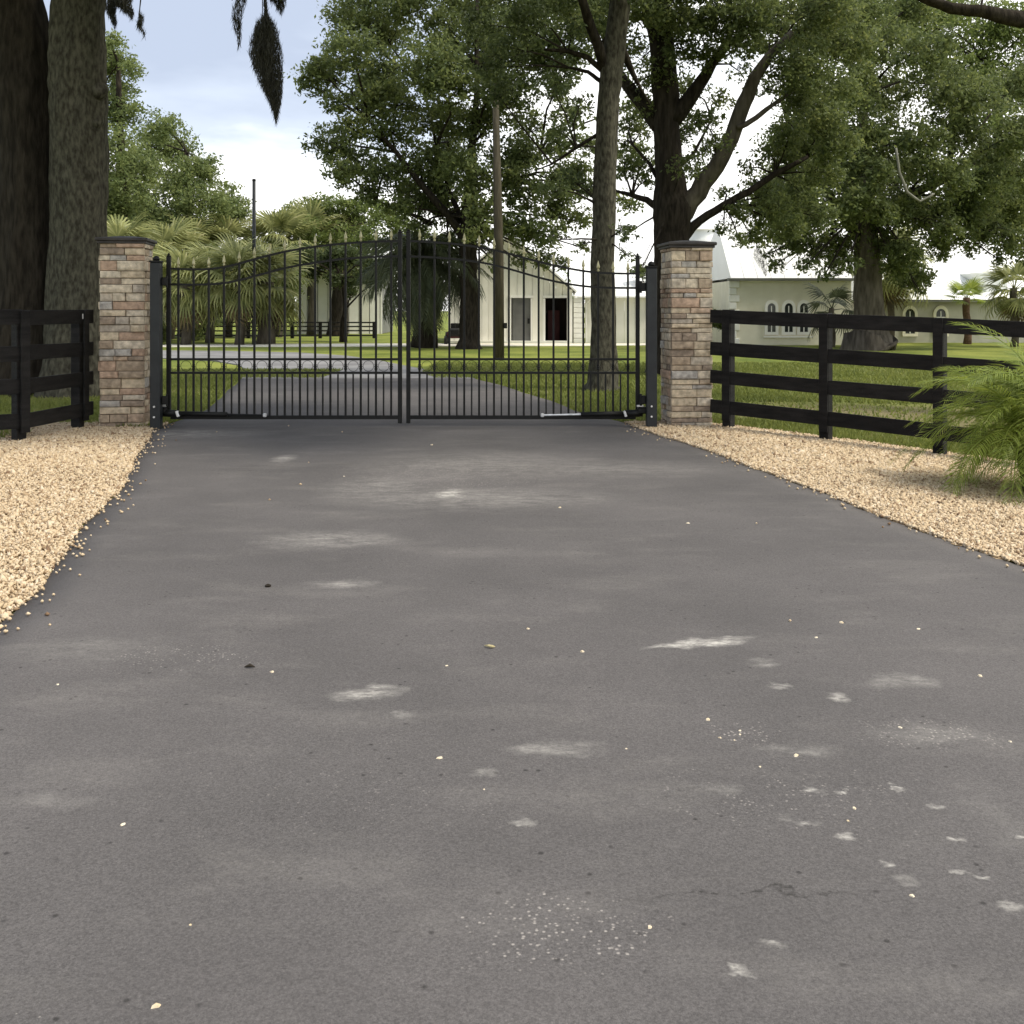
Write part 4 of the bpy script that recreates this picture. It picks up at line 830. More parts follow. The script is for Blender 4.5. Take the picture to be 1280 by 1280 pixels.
# background trees to the left
def bg_tree(label, base, Y, clumps, m, depth, s, lai=3.6, name='background_tree', group='trees beyond the lawn', tw=9):
    bx, by = base; t = thing(name, (P(bx, by, Y).x, Y, 0), label, 'tree', group)
    ty = min(c[1] for c in clumps) + 30
    limb(t, [(bx, HOR + F * EYE / Y + 2, tw * 1.3), (bx, by - 20, tw), (bx + 3, (by + ty) / 2, tw * .7), (bx - 2, ty, tw * .3)], Y, BARK_D, 'trunk', n=10)
    k = px_clumps(clumps, Y, depth); crown(t, k, s, m, lai=lai); twigs(t, start_pts([(bx + 3, (by + ty) / 2), (bx, (by * .7 + ty * .3)), (bx - 2, ty)], Y), k, BARK_D, .05)
    return t
bg_tree('tall pale green tree rising just right of the big oak trunk', (150, 425), 48, [(128, 75, 34), (150, 95, 30), (165, 85, 16, .7), (128, 130, 36), (155, 140, 28), (135, 190, 45), (150, 240, 40), (125, 270, 45), (140, 50, 14, .8), (175, 210, 30)], LEAF_LIGHT, 1.5, .09)
bg_tree('rounded mid green tree against the sky beyond the left side of the gate', (235, 425), 55, [(200, 160, 26), (185, 190, 34), (220, 182, 30), (215, 225, 42), (255, 215, 26), (250, 250, 40), (285, 250, 28), (285, 275, 28), (240, 285, 40), (195, 275, 42), (300, 268, 14), (165, 250, 40), (160, 300, 40), (210, 320, 35)], LEAF_LIGHT, 2.2, .10)
bg_tree('low yellow green tree beyond the left gate leaf under the blue sky', (420, 424), 58, [(350, 278, 18), (372, 268, 22), (400, 258, 22), (430, 262, 24), (460, 262, 26), (490, 272, 24), (385, 292, 26), (420, 295, 28), (455, 298, 28), (500, 295, 24), (530, 300, 22), (345, 300, 16)], LEAF_FRESH, 2, .10)
bg_tree('low dark tree drooping in front of the white shed', (429, 424), 46, [(378, 318, 17), (398, 325, 20), (420, 322, 22), (445, 325, 22), (468, 330, 22), (392, 342, 12), (415, 348, 13), (437, 352, 16), (455, 348, 13), (470, 352, 14), (440, 368, 8, .7), (380, 330, 12)], LEAF_SHADE, 1.2, .08, tw=4, name='small_oak_tree')
bg_tree('shadowy tree peeping past the left edge of the big oak', (-12, 425), 40, [(-15, 90, 26), (-12, 140, 22), (-16, 200, 26), (-12, 260, 24), (-14, 320, 26), (-10, 370, 20), (4, 300, 12, .8), (4, 350, 12, .8)], LEAF_OAK, 1, .09)
bg_tree('dark leafy tree between the barn wing and the right gate post', (806, 428), 46, [(800, 340, 16, .6), (812, 365, 14), (806, 395, 13), (816, 410, 10), (795, 372, 8, .6)], LEAF_SHADE, .8, .09, tw=3)
# far wood on the left horizon reads as one mass
wood = [(x + random.uniform(-2, 2), 95 + random.uniform(-5, 5), random.uniform(1.2, 4.6), random.uniform(2.4, 3.6), 1) for x in np.arange(-70, -14, 1.8)]
wood += [(x + random.uniform(-2, 2), 110 + random.uniform(-4, 4), random.uniform(1.2, 3.5), random.uniform(2.4, 3.4), 1) for x in np.arange(8, 90, 2.2)]
c = crown_points(wood, .26, 1.8); o = fast_mesh('distant_wood', leaf_quads(c, .22 * rng.uniform(.6, 1.3, len(c))), 4, LEAF_LIGHT); props(o, 'distant line of green woodland along the horizon', 'woodland', None, 'stuff')

# ------------------------------------------------------------------ palms
def frond_fan(n=18, L=1.0, droop=.5):
    n += 8
    """fan leaf of a cabbage palm: stalk along +x, then narrow blades spread like a hand, tips hanging"""
    mb = MB(); mb.tube([(0, 0, 0), (.35 * L, 0, .06), (.62 * L, 0, .03)], [.018, .013, .01], 4)
    for i in range(n):
        a = R(-100 + 200 * i / (n - 1)); ca, sa = math.cos(a), math.sin(a); o = Vector((.6 * L, 0, .03)); d = Vector((ca, sa, 0)); s = Vector((-sa, ca, 0)); l = L * (.55 + .25 * math.cos(a * .8)) * random.uniform(.9, 1.1)
        p1 = o + d * l * .5 + Vector((0, 0, -.05 * droop)); p2 = o + d * l * .85 + Vector((0, 0, -.28 * droop)); p3 = o + d * l + Vector((0, 0, -.62 * droop)); wd = .03
        mb.add([o, p1 - s * wd, p1 + s * wd, p2 - s * wd * .6, p2 + s * wd * .6, p3], [(0, 1, 2), (1, 3, 4, 2), (3, 5, 4)])
    return mb
def frond_feather(n=30, L=1.0, arch=.6, leaf=.26, wd=.007, hang=.35):
    """feather leaf: arching midrib with two rows of narrow leaflets"""
    mb = MB(); pts = []
    for i in range(n + 1):
        u = i / n; pts.append(Vector((L * (u - .12 * u * u * arch), 0, L * (.42 * u - arch * u * u))))
    mb.tube(pts[::3], [.009 * (1 - .8 * k / len(pts[::3])) for k in range(len(pts[::3]))], 4)
    for i in range(3, n + 1):
        for sg in (-1, 1):
            p = pts[i]; t = (pts[i] - pts[i - 1]).normalized(); u = i / n; l = leaf * math.sin(math.pi * min(1, .12 + .82 * u)) ** .6 * random.uniform(.85, 1.1)
            d = (t * (.45 + .5 * u) + Vector((0, sg, 0)) * (1 - .45 * u) + Vector((0, 0, random.uniform(-.1, .3)))).normalized()
            m = p + d * l * .55; e_ = p + d * l + Vector((0, 0, -hang * l)); s = t * wd
            mb.add([p, m - s, m + s, e_], [(0, 1, 2), (1, 3, 2)])
    return mb
def to_mesh(mb, name, m):
    me = bpy.data.meshes.new(name); me.from_pydata([tuple(v) for v in mb.v], [], mb.f); me.update(); me.materials.append(m); return me
fan_l = [to_mesh(frond_fan(16, 1, d), 'frond', PALM_L) for d in (.35, .6, .9)]
fan_dry = [to_mesh(frond_fan(12, 1, 1.0), 'dry_frond', PALM_DRY)]
fan_d = [to_mesh(frond_fan(16, 1, d), 'frond', PALM_D) for d in (.5, .9)]
def palm(label, px, ybase, ytop, Y, tw, L, nf, meshes, dry=6, name='palm_tree', group=None, elev=(-55, 75), tm=BARK_M, dry_m=None):
    b = P(px, ybase, Y); b.z = 0; top = P(px, ytop, Y)
    t = thing(name, b, label, 'palm', group); h = top.z
    pts = [Vector((b.x + .05 * math.sin(k), Y, h * k / 6)) for k in range(7)]
    MB().tube(pts, [tw * (1.25 if k == 0 else 1 + .08 * (k % 2)) for k in range(7)], 10, wob=.1).build('trunk', tm, t, smooth=True)
    for k in range(nf):
        u = (k + .5) / nf; el = R(elev[1] + (elev[0] - elev[1]) * u + random.uniform(-8, 8)); az = k * 2.399 + random.uniform(-.2, .2)
        o = link_mesh('frond', random.choice(meshes), None, t, (0, 0, h - .15 * u)); o.rotation_euler = (random.uniform(-.3, .3), -el, az); s = L * random.uniform(.85, 1.12); o.scale = (s, s, s)
    for k in range(dry):
        o = link_mesh('dry_frond', (dry_m or fan_dry)[0], None, t, (0, 0, h - .25)); o.rotation_euler = (random.uniform(-.3, .3), R(random.uniform(60, 82)), random.uniform(0, 6.28)); s = L * random.uniform(.7, .95); o.scale = (s, s, s)
    return t
palm_specs = [(150, 428, 318, 44, .22, 1.5, 'bushy palm half hidden by the left stone pillar'), (205, 424, 322, 48, .22, 1.6, 'bushy palm right beside the left steel gate post'),
              (232, 426, 355, 42, .22, 1.3, 'low shaggy palm with arching fronds behind the first gate bars'), (262, 424, 345, 45, .2, 1.3, 'shaggy green palm hanging low before the far rail fence'),
              (243, 424, 312, 53, .22, 1.5, 'pale palm crown above the flat end of the left gate leaf'), (299, 428, 348, 42, .2, 1.35, 'palm with a pale leaning trunk left of the thin steel pole'),
              (285, 424, 312, 54, .22, 1.5, 'sunlit palm crown behind the leaning palm, left of the pole'), (332, 427, 352, 43, .40, 1.5, 'stout brown-trunked palm just right of the thin pole'),
              (345, 424, 305, 55, .22, 1.7, 'tall pale palm behind the stout-trunked palm'), (388, 424, 298, 58, .22, 1.6, 'pale palm crown under the low yellow green tree'),
              (180, 424, 305, 56, .22, 1.7, 'pale palm crown showing just above the left pillar cap'), (430, 424, 305, 60, .22, 1.6, 'rearmost pale palm seen over the gate arch')]
for (px, yb, yt, Y, tw, L_, lab) in palm_specs:
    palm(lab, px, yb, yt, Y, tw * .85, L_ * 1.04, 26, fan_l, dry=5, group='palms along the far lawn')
for (px, py, rr_, Y_, lab) in [(165, 335, 30, 50, 'pale green bush filling the gap right of the left stone pillar'), (215, 345, 34, 51, 'pale green bush behind the first palm by the steel post'), (262, 335, 32, 52, 'pale bush between the shaggy palms behind the flat end of the gate'),
                           (305, 330, 32, 53, 'pale bush just left of the thin steel pole'), (350, 325, 28, 54, 'pale bush right of the thin steel pole'), (190, 385, 24, 47, 'low dark bush at the foot of the leftmost palms'), (240, 385, 22, 48, 'low dark bush at the foot of the shaggy palms')]:
    bp_ = P(px, 424, Y_); bt_ = thing('bush', (bp_.x, Y_, 0), lab, 'bush', 'bushes between the palms')
    kk = px_clumps([(px, py, rr_), (px - 16, py + 12, rr_ * .8), (px + 16, py + 14, rr_ * .8), (px, py - 16, rr_ * .6), (px + 6, py + 34, rr_ * .8)], Y_, .8)
    crown(bt_, kk, .10, LEAF_LIGHT if py < 380 else LEAF_OAK, lai=2.6, droop=.6); MB().tube([(bp_.x, Y_, -.1), (bp_.x + .1, Y_, 1), P(px, py, Y_)], [.12, .09, .05], 7).build('stem', BARK_M, bt_)
# the heavy dark palm behind the gate centre
feath = [to_mesh(frond_feather(34, 1, a, .30, .016, .8), 'frond', PALM_D) for a in (.75, 1.05)]
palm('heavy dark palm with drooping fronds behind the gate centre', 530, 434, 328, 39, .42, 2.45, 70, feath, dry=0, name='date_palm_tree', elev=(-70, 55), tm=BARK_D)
palm('slender palm hanging its fronds beside the spreading oak trunk', 1113, 426, 330, 44, .14, 1.5, 22, fan_l, dry=3)
palm('small young palm with drooping leaves at the foot of the arched windows', 1040, 428, 385, 40, .10, 1.0, 10, fan_d, dry=0)
palm('tiny bright fan palm in front of the low right building', 1209, 428, 372, 43, .14, .75, 14, [to_mesh(frond_fan(14, 1, .25), 'frond', PALM_F)], dry=0, elev=(-10, 65), tm=mat('red_brown_trunk', (.10, .06, .04), (.16, .10, .07), 12, .95, .6))
palm('leafy palm at the right end of the low building', 1268, 426, 360, 40, .12, 1.1, 20, fan_l, dry=2)

# foreground feathery palm at the right edge
date = [to_mesh(frond_feather(46, 1, a, .26, .0065, .25), 'frond', PALM_F) for a in (.55, .8, 1.1, .95)]
fb = Vector((4.13, 8.25, float(gz(4.13, 8.25))))
fp = thing('feathery_palm', fb, 'small feathery green palm growing from the stone bed at the right edge', 'palm')
stems = [((0, 0), (-.12, -.05), .56), ((.05, .06), (.12, .08), .78), ((.1, -.04), (.30, -.08), .55)]
for (s0, s1, h) in stems:
    MB().tube([fb + Vector((s0[0], s0[1], -.05)), fb + Vector(((s0[0] + s1[0]) / 2 - .03, (s0[1] + s1[1]) / 2, h * .5)), fb + Vector((s1[0], s1[1], h))], [.05, .038, .042], 9, wob=.12).build('stem', BARK_D, fp, smooth=True)
    for k in range(38):
        u = (k + .5) / 38; az = k * 2.399 + random.uniform(-.2, .2); el = R(70 - 75 * u + random.uniform(-8, 8))
        o = link_mesh('frond', random.choice(date), None, fp, (s1[0], s1[1], h - .04 * u)); o.rotation_euler = (random.uniform(-.35, .35), -el + R(22), az); s = random.uniform(.72, 1.02); o.scale = (s, s, s)

# ------------------------------------------------------------------ poles
pz = P(317.5, 430, 42)
p1 = thing('steel_pole', (pz.x, 42, 0), 'thin dark steel pole standing alone against the sky behind the gate', 'pole')
MB().tube([(pz.x, 42, -.2), (pz.x, 42, 2.2), (pz.x, 42, P(0, 226, 42).z)], [.085, .08, .07], 10).build('shaft', IRON_G, p1, smooth=True)
MB().lathe((pz.x, 42, P(0, 226, 42).z), [(.08, 0), (.085, .05), (.02, .09)], 10).build('pole_cap', IRON, p1)
WOODP = mat('weathered_pole_wood', (.042, .037, .025), (.078, .068, .047), 6, .9, .5, 30, .1, stretch=(3, 3, .4))
pz = P(623.5, 448, 30)
p2 = thing('wooden_pole', (pz.x, 30, 0), 'weathered wooden utility pole behind the right gate leaf', 'pole')
MB().tube([(pz.x, 30, -.2), (pz.x, 30, 3), (pz.x - .10, 30, P(0, 105, 30).z)], [.16, .14, .085], 12, wob=.02).build('shaft', WOODP, p2, smooth=True)
MB().box((pz.x + .19, 29.95, P(0, 407, 30).z), (.10, .12, .16), ch=.01).build('meter_box', IRON, p2)

# ------------------------------------------------------------------ buildings
SIDE = mat('cream_metal_siding', (.74, .725, .63), (.82, .80, .71), 1.5, .6, rnd=.05)
TRIM = mat('white_trim', (.78, .77, .70), (.85, .84, .78), 2, .6)
ROOFW = mat('white_metal_roof', (.88, .88, .86), (.92, .92, .90), 1, .6, rnd=.02)
STUC = mat('cream_stucco', (.70, .665, .52), (.78, .745, .60), 2, .9, .3, 60)
STUC2 = mat('grey_green_stucco', (.40, .39, .32), (.48, .465, .385), 2, .9, .3, 60)
DOORG = mat('grey_door', (.10, .10, .095), (.14, .14, .13), 2, .5)
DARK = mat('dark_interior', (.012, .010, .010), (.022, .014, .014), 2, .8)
REDD = mat('dark_red_panel', (.05, .012, .014), (.07, .018, .02), 2, .7)
GLASS = mat('window_glass', (.02, .024, .022), (.035, .04, .038), 1, .15, spec=.6)
GUTTER = mat('dark_gutter', (.16, .16, .14), (.2, .2, .18), 2, .6)
def X_(px, Y): return (px - 640) * Y / F
def Z_(py, Y): return EYE - (py - HOR) * Y / F
# barn with two doors
Y = 44.0; bx0, bx1 = X_(560, Y), X_(713, Y); pkx = X_(637, Y); ez = Z_(362, Y); pk = Z_(296, Y)
barn = thing('barn', ((bx0 + bx1) / 2, Y, 0), 'cream metal-sided barn with grey door and dark open doorway', 'barn')
d1 = (X_(637, Y), X_(665, Y), Z_(373, Y)); d2 = (X_(681, Y), X_(709, Y), Z_(373, Y))
def gable_h(x): return ez + (pk - ez) * (1 - abs(x - pkx) / ((bx1 - bx0) / 2))
brk_ = [bx0]
stops = sorted([d1[0] - .02, d1[1] + .02, d2[0] - .06, d2[1] + .06, pkx, bx1])
for st in stops:
    a = brk_[-1]; n_ = max(1, round((st - a) / .30)); brk_ += [a + (st - a) * (q + 1) / n_ for q in range(n_)]
for q, (x, x2) in enumerate(zip(brk_, brk_[1:])):
    xm = (x + x2) / 2; zb = 0.0
    for d in (d1, d2):
        if d[0] - .05 < xm < d[1] + .05: zb = d[2] + .12
    za, zc = gable_h(x), gable_h(x2); e0, e1 = x + .006, x2 - .006
    MB().prism([(e0, zb), (e1, zb), (e1, zc), (e0, za)], Y + (.0 if q % 2 else .012), Y + .06).build('siding_panel', SIDE, barn)
MB().prism([(bx0, 0), (bx1, 0), (bx1, ez - .02), (pkx, pk - .02), (bx0, ez - .02)], Y + 7.8, Y + 8).build('back_wall', SIDE, barn)
MB().box((bx0 + .05, Y + 4, ez / 2), (.1, 7.7, ez)).box((bx1 - .05, Y + 4, ez / 2), (.1, 7.7, ez)).build('side_wall', SIDE, barn)
for sg, xe in ((-1, bx0 - .35), (1, bx1 + .25)):
    ze = ez - .12; MB().add([(pkx, Y - .35, pk + .04), (xe, Y - .35, ze), (xe, Y + 8.2, ze), (pkx, Y + 8.2, pk + .04), (pkx, Y - .35, pk + .12), (xe, Y - .35, ze + .08), (xe, Y + 8.2, ze + .08), (pkx, Y + 8.2, pk + .12)],
        [(0, 1, 2, 3), (7, 6, 5, 4), (0, 4, 5, 1), (1, 5, 6, 2), (2, 6, 7, 3), (3, 7, 4, 0)]).build('roof', ROOFW, barn)
MB().box((bx1 + .02, Y - .02, ez / 2), (.12, .12, ez)).build('corner_trim', TRIM, barn)
dr = MB().box(((d1[0] + d1[1]) / 2 + .04, Y + .05, d1[2] / 2), (d1[1] - d1[0] - .16, .06, d1[2])).build('door', DOORG, barn); 
MB().box(((d1[0] + d1[1]) / 2 + .33, Y + .005, .95), (.09, .05, .22)).build('handle', IRON, dr)
MB().box((d1[0] + .03, Y + .0, d1[2] / 2), (.08, .1, d1[2])).box((d1[1] - .02, Y, d1[2] / 2), (.07, .1, d1[2])).box(((d1[0] + d1[1]) / 2, Y - .002, d1[2] + .07), (d1[1] - d1[0] + .12, .1, .10)).build('door_frame', TRIM, barn)
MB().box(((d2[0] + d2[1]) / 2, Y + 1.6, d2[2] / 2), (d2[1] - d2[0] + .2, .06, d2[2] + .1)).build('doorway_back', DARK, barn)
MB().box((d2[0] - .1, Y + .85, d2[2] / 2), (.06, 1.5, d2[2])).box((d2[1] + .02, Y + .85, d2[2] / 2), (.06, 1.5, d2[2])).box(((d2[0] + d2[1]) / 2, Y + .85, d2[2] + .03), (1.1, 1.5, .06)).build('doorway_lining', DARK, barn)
MB().box(((d2[0] + d2[1]) / 2 - .05, Y + 1.3, .75), (.5, .25, 1.3)).build('stored_panel', REDD, barn)
MB().box((d2[0] - .03, Y, d2[2] / 2), (.10, .1, d2[2])).box((d2[1] + .04, Y - .03, d2[2] / 2), (.10, .12, d2[2])).box(((d2[0] + d2[1]) / 2, Y - .002, d2[2] + .07), (d2[1] - d2[0] + .2, .1, .10)).build('door_frame', TRIM, barn)
MB().box(((bx0 + bx1) / 2, Y - .08, .06), (bx1 - bx0, .2, .12)).build('footing', TRIM, barn)
# barn wing
wx0, wx1 = X_(717, Y), X_(817, Y); wz = Z_(372, Y)
wing = thing('barn_wing', ((wx0 + wx1) / 2, Y, 0), 'low cream building with white sloping roof joined to the right of the barn', 'building')
x = wx0 + .5
while x < wx1 - .02:
    x2 = min(wx1, x + .42); MB().box(((x + x2) / 2, Y + .34, wz / 2), (x2 - x - .012, .06, wz)).build('wall_panel', SIDE, wing); x = x2
for k in range(9):
    hh = wz / 9; wd = .48 if k % 2 else .40
    MB().box((wx0 + wd / 2, Y + .12, hh * (k + .5)), (wd, .24, hh - .015), ch=.015).build('quoin', TRIM, wing)
MB().box((wx0 + .25, Y + 3, wz / 2), (.2, 5, wz - .05)).box((wx1 - .1, Y + 3, wz / 2), (.2, 5, wz - .05)).build('side_wall', SIDE, wing)
zr = wz + 1.75
for k in range(8):
    a = wx0 + (wx1 - wx0 + .3) * k / 8; b = wx0 + (wx1 - wx0 + .3) * (k + 1) / 8 - .015
    MB().add([(a, Y - .05, wz), (b, Y - .05, wz), (b, Y + 4.5, zr), (a, Y + 4.5, zr), (a, Y - .05, wz + .06), (b, Y - .05, wz + .06), (b, Y + 4.5, zr + .06), (a, Y + 4.5, zr + .06)], [(0, 3, 2, 1), (4, 5, 6, 7), (0, 1, 5, 4), (1, 2, 6, 5), (2, 3, 7, 6), (3, 0, 4, 7)]).build('roof_panel', ROOFW, wing)
MB().tube([(wx0 + .75, Y + .1, wz - .05), (wx0 + .55, Y + .2, wz - .25), (wx0 + .55, Y + .25, .05)], .035, 8).build('downpipe', TRIM, wing)
# white shed far left
Y2 = 62.0; sx0, sx1 = X_(371, Y2), X_(478, Y2); sz = Z_(338, Y2)
shed = thing('white_shed', ((sx0 + sx1) / 2, Y2, 0), 'long white metal shed behind the far rail fence', 'shed')
x = sx0; k = 0
while x < sx1 - .02:
    x2 = min(sx1, x + .62); MB().box(((x + x2) / 2, Y2 + (.03 if k % 3 == 2 else 0), sz / 2), (x2 - x - .05, .08, sz)).build('wall_panel', TRIM if k % 3 else SIDE, shed); x = x2; k += 1
MB().box(((sx0 + sx1) / 2, Y2 + 3, sz / 2), (sx1 - sx0 - .1, 5.8, sz - .05)).build('body', DOORG, shed)
MB().add([(sx0 - .3, Y2 - .4, sz), (sx1 + .3, Y2 - .4, sz), (sx1 + .3, Y2 + 3.2, sz + 1.2), (sx0 - .3, Y2 + 3.2, sz + 1.2), (sx0 - .3, Y2 + 6.6, sz), (sx1 + .3, Y2 + 6.6, sz)], [(0, 1, 2, 3), (3, 2, 5, 4), (0, 3, 4), (1, 5, 2)]).build('roof', ROOFW, shed)

def arch_pts(cx, w_, z0, z1, n=10):
    r = w_ / 2; zs = z1 - r * 1.15; return [(cx - r, z0), (cx + r, z0), (cx + r, zs)] + [(cx + r * math.cos(a), zs + r * 1.15 * math.sin(a)) for a in [math.pi * k / n for k in range(1, n)]] + [(cx - r, zs)]
def arch_window(par, cx, w_, z0, z1, Yw, trim=.11, tm=TRIM):
    o = arch_pts(cx, w_ + 2 * trim, z0 - trim, z1 + trim * 1.2); i = arch_pts(cx, w_, z0, z1); n = len(o)
    vs = [(x, Yw - .08, z) for x, z in o] + [(x, Yw - .08, z) for x, z in i] + [(x, Yw, z) for x, z in o] + [(x, Yw - .02, z) for x, z in i]
    fs = []
    for k in range(n):
        j = (k + 1) % n; fs += [(k, j, n + j, n + k), (k, 2 * n + k, 2 * n + j, j), (n + k, n + j, 3 * n + j, 3 * n + k)]
    f = MB().add(vs, fs).build('window', tm, par)
    me = MB().prism(i, Yw - .03, Yw - .01).build('pane', GLASS, f)
    zt = z0 + (z1 - z0) * .62
    MB().box((cx, Yw - .045, zt), (w_, .03, .12)).box((cx, Yw - .046, (z0 + z1) / 2 - .05), (.035, .03, z1 - z0 - .12)).build('glazing_bar', TRIM, f)
    return f
# cream stucco house with three arched windows
Y3 = 42.0; hx0, hx1 = X_(912, Y3), X_(1064, Y3); hz = Z_(351, Y3)
house = thing('stucco_house', ((hx0 + hx1) / 2, Y3, 0), 'cream stucco house with three small arched windows side by side', 'house')
MB().box(((hx0 + hx1) / 2, Y3 + 4, hz / 2), (hx1 - hx0, 8, hz)).build('wall', STUC, house)
for k in range(9):
    hh = hz / 9; wd = .30 if k % 2 else .42
    MB().box((hx0 - .03 + wd / 2, Y3 - .02, hh * (k + .5)), (wd, .10, hh - .02), ch=.02).build('quoin', TRIM, house)
for px in (964, 985.5, 1004.5): arch_window(house, X_(px, Y3), .33, Z_(415, Y3), Z_(379, Y3), Y3)
MB().box((X_(985, Y3), Y3 - .05, Z_(421, Y3)), (X_(1015, Y3) - X_(954, Y3), .12, .06)).build('sill_band', TRIM, house)
MB().box(((hx0 + hx1) / 2, Y3 - .10, hz + .05), (hx1 - hx0 + .2, .24, .10)).build('gutter', GUTTER, house)
rz_ = Z_(280, Y3)
nr = 9
for k in range(nr):
    a = hx0 + .05 + (hx1 - hx0) * k / nr; b = hx0 + .05 + (hx1 - hx0) * (k + 1) / nr - .02
    MB().add([(a, Y3 - .05, hz + .11), (b, Y3 - .05, hz + .11), (b, Y3 + 2.8, rz_ + .25), (a, Y3 + 2.8, rz_ + .25), (a, Y3 + 8, hz + .11), (b, Y3 + 8, hz + .11)], [(0, 1, 2, 3), (3, 2, 5, 4), (0, 3, 4), (1, 5, 2)]).build('roof_panel', ROOFW, house)
# rounded white tank between pillar and house
Y4 = 47.0; tx = X_(884, Y4); tr_ = X_(917, Y4) - tx
tank = thing('white_tank', (tx, Y4, 0), 'large rounded white tank between the right pillar and the cream house', 'tank')
zb, zt = Z_(373, Y4), Z_(268, Y4); zc = (zb + zt) / 2; hh = (zt - zb) / 2
prof = [(tr_ * max(.03, math.cos(a) ** .7 if math.cos(a) > 0 else .03), zc + hh * math.sin(a)) for a in [R(-88 + 176 * k / 16) for k in range(17)]]
TANKM = mat('white_tank_paint', (.74, .76, .74), (.80, .82, .80), 2, .5)
MB().lathe((tx, Y4 + tr_, 0), prof, 28).build('shell', TANKM, tank, smooth=True)
MB().lathe((tx, Y4 + tr_, 0), [(tr_ * .93, Z_(287, Y4)), (tr_ * .97, Z_(286, Y4)), (tr_ * .93, Z_(285, Y4))], 28).build('seam', TRIM, tank)
for dx_ in (-.7, 0, .7): MB().tube([(tx + dx_, Y4 + tr_ - .6 * (dx_ == 0), 0), (tx + dx_, Y4 + tr_ - .6 * (dx_ == 0), zb + .5)], .07, 8).build('leg', TRIM, tank)
hk = [(X_(x, 43), 43.2, random.uniform(.5, Z_(385, 43)), .42, 1) for x in (872, 880, 888, 896, 903)] * 2
hedge = thing('hedge', (X_(888, 43), 43.2, 0), 'short dark hedge below the white tank left of the cream house', 'hedge'); crown(hedge, hk, .06, LEAF_OAK); MB().tube([(X_(888, 43), 43.2, 0), (X_(888, 43), 43.2, .6)], .04, 6).build('stem', BARK_D, hedge)
# low right building
Y5 = 45.0; rx0, rx1 = X_(1095, Y5), X_(1420, Y5); rz5 = Z_(377, Y5)
low_b = thing('low_house', ((rx0 + rx1) / 2, Y5, 0), 'long low grey-green house under a broad white roof at the right', 'house')
MB().box(((rx0 + rx1) / 2, Y5 + 4, rz5 / 2), (rx1 - rx0, 8, rz5)).build('wall', STUC2, low_b)
for px in (1137, 1175.5): arch_window(low_b, X_(px, Y5), .42, Z_(417, Y5), Z_(386, Y5), Y5, .12, STUC)
MB().box(((rx0 + rx1) / 2, Y5 - .25, rz5 + .03), (rx1 - rx0 + .3, .16, .10)).build('gutter', GUTTER, low_b)
rt = Z_(292, Y5) + .5; nr = 16
for k in range(nr):
    a = rx0 - .2 + (rx1 - rx0 + .4) * k / nr; b = rx0 - .2 + (rx1 - rx0 + .4) * (k + 1) / nr - .02
    MB().add([(a, Y5 - .35, rz5 + .085), (b, Y5 - .35, rz5 + .085), (b, Y5 + 5.2, rt), (a, Y5 + 5.2, rt), (a, Y5 + 10, rz5 + .085), (b, Y5 + 10, rz5 + .085)], [(0, 1, 2, 3), (3, 2, 5, 4), (0, 3, 4), (1, 5, 2)]).build('roof_panel', ROOFW, low_b)
dx0 = X_(1219, Y5); dx1 = X_(1262, Y5)
dm = MB().prism([(dx0, Z_(341, Y5)), (dx1, Z_(341, Y5)), (dx1, Z_(372, Y5)), (X_(1240, Y5), Z_(372, Y5))], Y5 + .2, Y5 + 3).build('dormer', TANKM, low_b)

# dark riding mower parked beside the oak
mw = thing('riding_mower', (X_(569, 43), 43, 0), 'dark riding mower parked between the heavy palm and the oak trunk', 'mower')
mx0 = X_(569, 43)
MB().box((mx0, 43, .42), (.62, 1.1, .32), ch=.08).build('body', REDD, mw); MB().box((mx0, 42.62, .50), (.50, .5, .34), ch=.1).build('hood', IRON, mw)
MB().box((mx0, 43.35, .66), (.42, .12, .42), ch=.04).build('seat', IRON, mw); MB().tube([(mx0, 42.9, .6), (mx0, 43.0, .88)], .02, 6).build('steering_column', IRON, mw)
for sx in (-1, 1):
    for yy, r in ((42.55, .18), (43.4, .26)): MB().tube([(mx0 + sx * .30, yy, r), (mx0 + sx * .42, yy, r)], r, 14).build('wheel', IRON, mw)

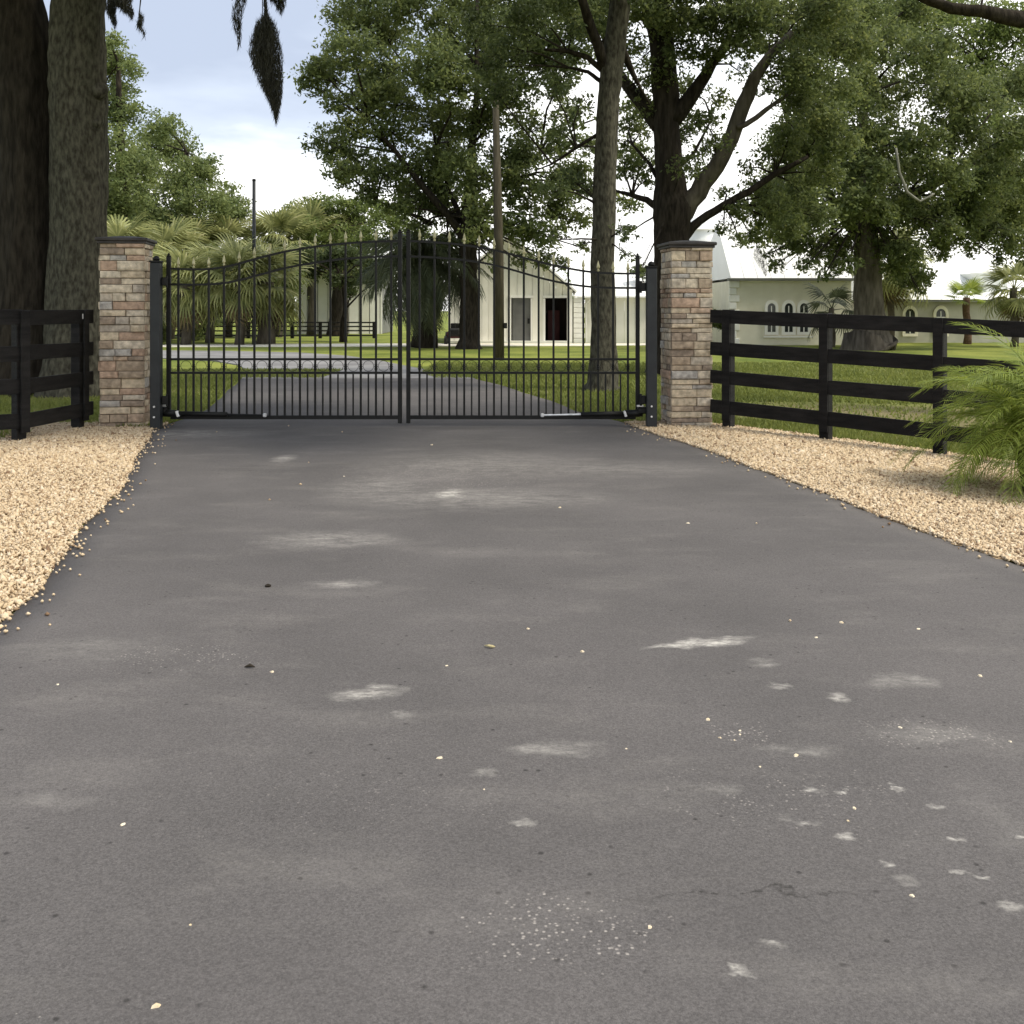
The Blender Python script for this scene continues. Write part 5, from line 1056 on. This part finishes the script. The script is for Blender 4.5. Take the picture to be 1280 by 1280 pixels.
# ------------------------------------------------------------------ loose bits on the drive
CHIPM = mat('pale_stone_chip', (.55, .44, .28), (.78, .70, .55), 40, .9)
LEAFD = mat('dry_curled_leaf', (.34, .29, .15), (.5, .43, .24), 30, .8)
chip_me = []
for k in range(4):
    mb = MB(); rr_ = random.Random(k + 5)
    d = [(1, 0, 0), (.3, .9, 0), (-.8, .5, 0), (-.7, -.6, 0), (.4, -.9, 0)]
    v = [(x * .013 * rr_.uniform(.8, 1.3), y * .011 * rr_.uniform(.8, 1.3), 0) for x, y, _ in d]; tp = [(x * .7 + rr_.uniform(-.002, .002), y * .7, .009 * rr_.uniform(.7, 1.3)) for x, y, _ in v]
    mb.add(v + tp, [(4, 3, 2, 1, 0), (5, 6, 7, 8, 9)] + [(i, (i + 1) % 5, 5 + (i + 1) % 5, 5 + i) for i in range(5)]); chip_me.append(to_mesh(mb, 'stone_chip', CHIPM))
spots = [(558, 842), (728, 824), (660, 795), (885, 911), (925, 930), (918, 937), (900, 934), (1148, 795), (1052, 787), (1020, 806), (1225, 855), (950, 971), (1125, 921), (1263, 939), (783, 948), (1068, 1024), (995, 957), (153, 1045), (238, 1173), (550, 960), (72, 866), (605, 1000), (1140, 1136), (195, 1277), (340, 850), (812, 1176), (925, 925), (1060, 1040), (700, 640), (430, 600), (860, 660), (540, 560)]
for (px, py) in spots:
    x, y = G(px, py); o = link_mesh('stone_chip', random.choice(chip_me), None, None, (x, y, .029 + float(gz(x, y)))); o.rotation_euler.z = random.uniform(0, 6.28); s = random.uniform(.35, .75) * (1 + .12 * (y - 3)); o.scale = (s * random.uniform(.8, 1.4), s, s * .7)
    where = ('in the little cluster right of centre' if 880 < px < 930 and 905 < py < 945 else 'far up the driveway towards the gate' if py < 700 else 'near the bottom left of the driveway' if px < 400 and py > 1000 else
             'on the left half of the driveway' if px < 400 else 'near the white scuffs at the lower right' if px > 990 and py > 900 else 'near the right-hand streak on the driveway' if px > 990 else 'on the middle of the driveway')
    props(o, 'small pale stone chip lying ' + where, 'stone chip', 'stone chips strewn on the driveway')
x, y = G(612, 819); o = MB().tube([(x - .02, y + .012, .036), (x - .005, y - .003, .04), (x + .012, y - .008, .038), (x + .022, y - .004, .036)], [.002, .0055, .006, .002], 6).build('curled_leaf', LEAFD, None); props(o, 'single pale curled leaf lying on the middle of the driveway', 'leaf')
x, y = G(312, 845); o = MB().tube([(x - .02, y, .035), (x, y + .004, .040), (x + .02, y, .035)], [.002, .007, .002], 6).build('dark_leaf', BARK_D, None); props(o, 'single small dark leaf lying on the left part of the driveway', 'leaf')
x, y = G(335, 741); o = MB().lathe((x, y, .03), [(.014, 0), (.016, .008), (.004, .014)], 7).build('acorn', BARK_D, None); props(o, 'tiny dark acorn-like speck on the driveway left of centre', 'acorn')
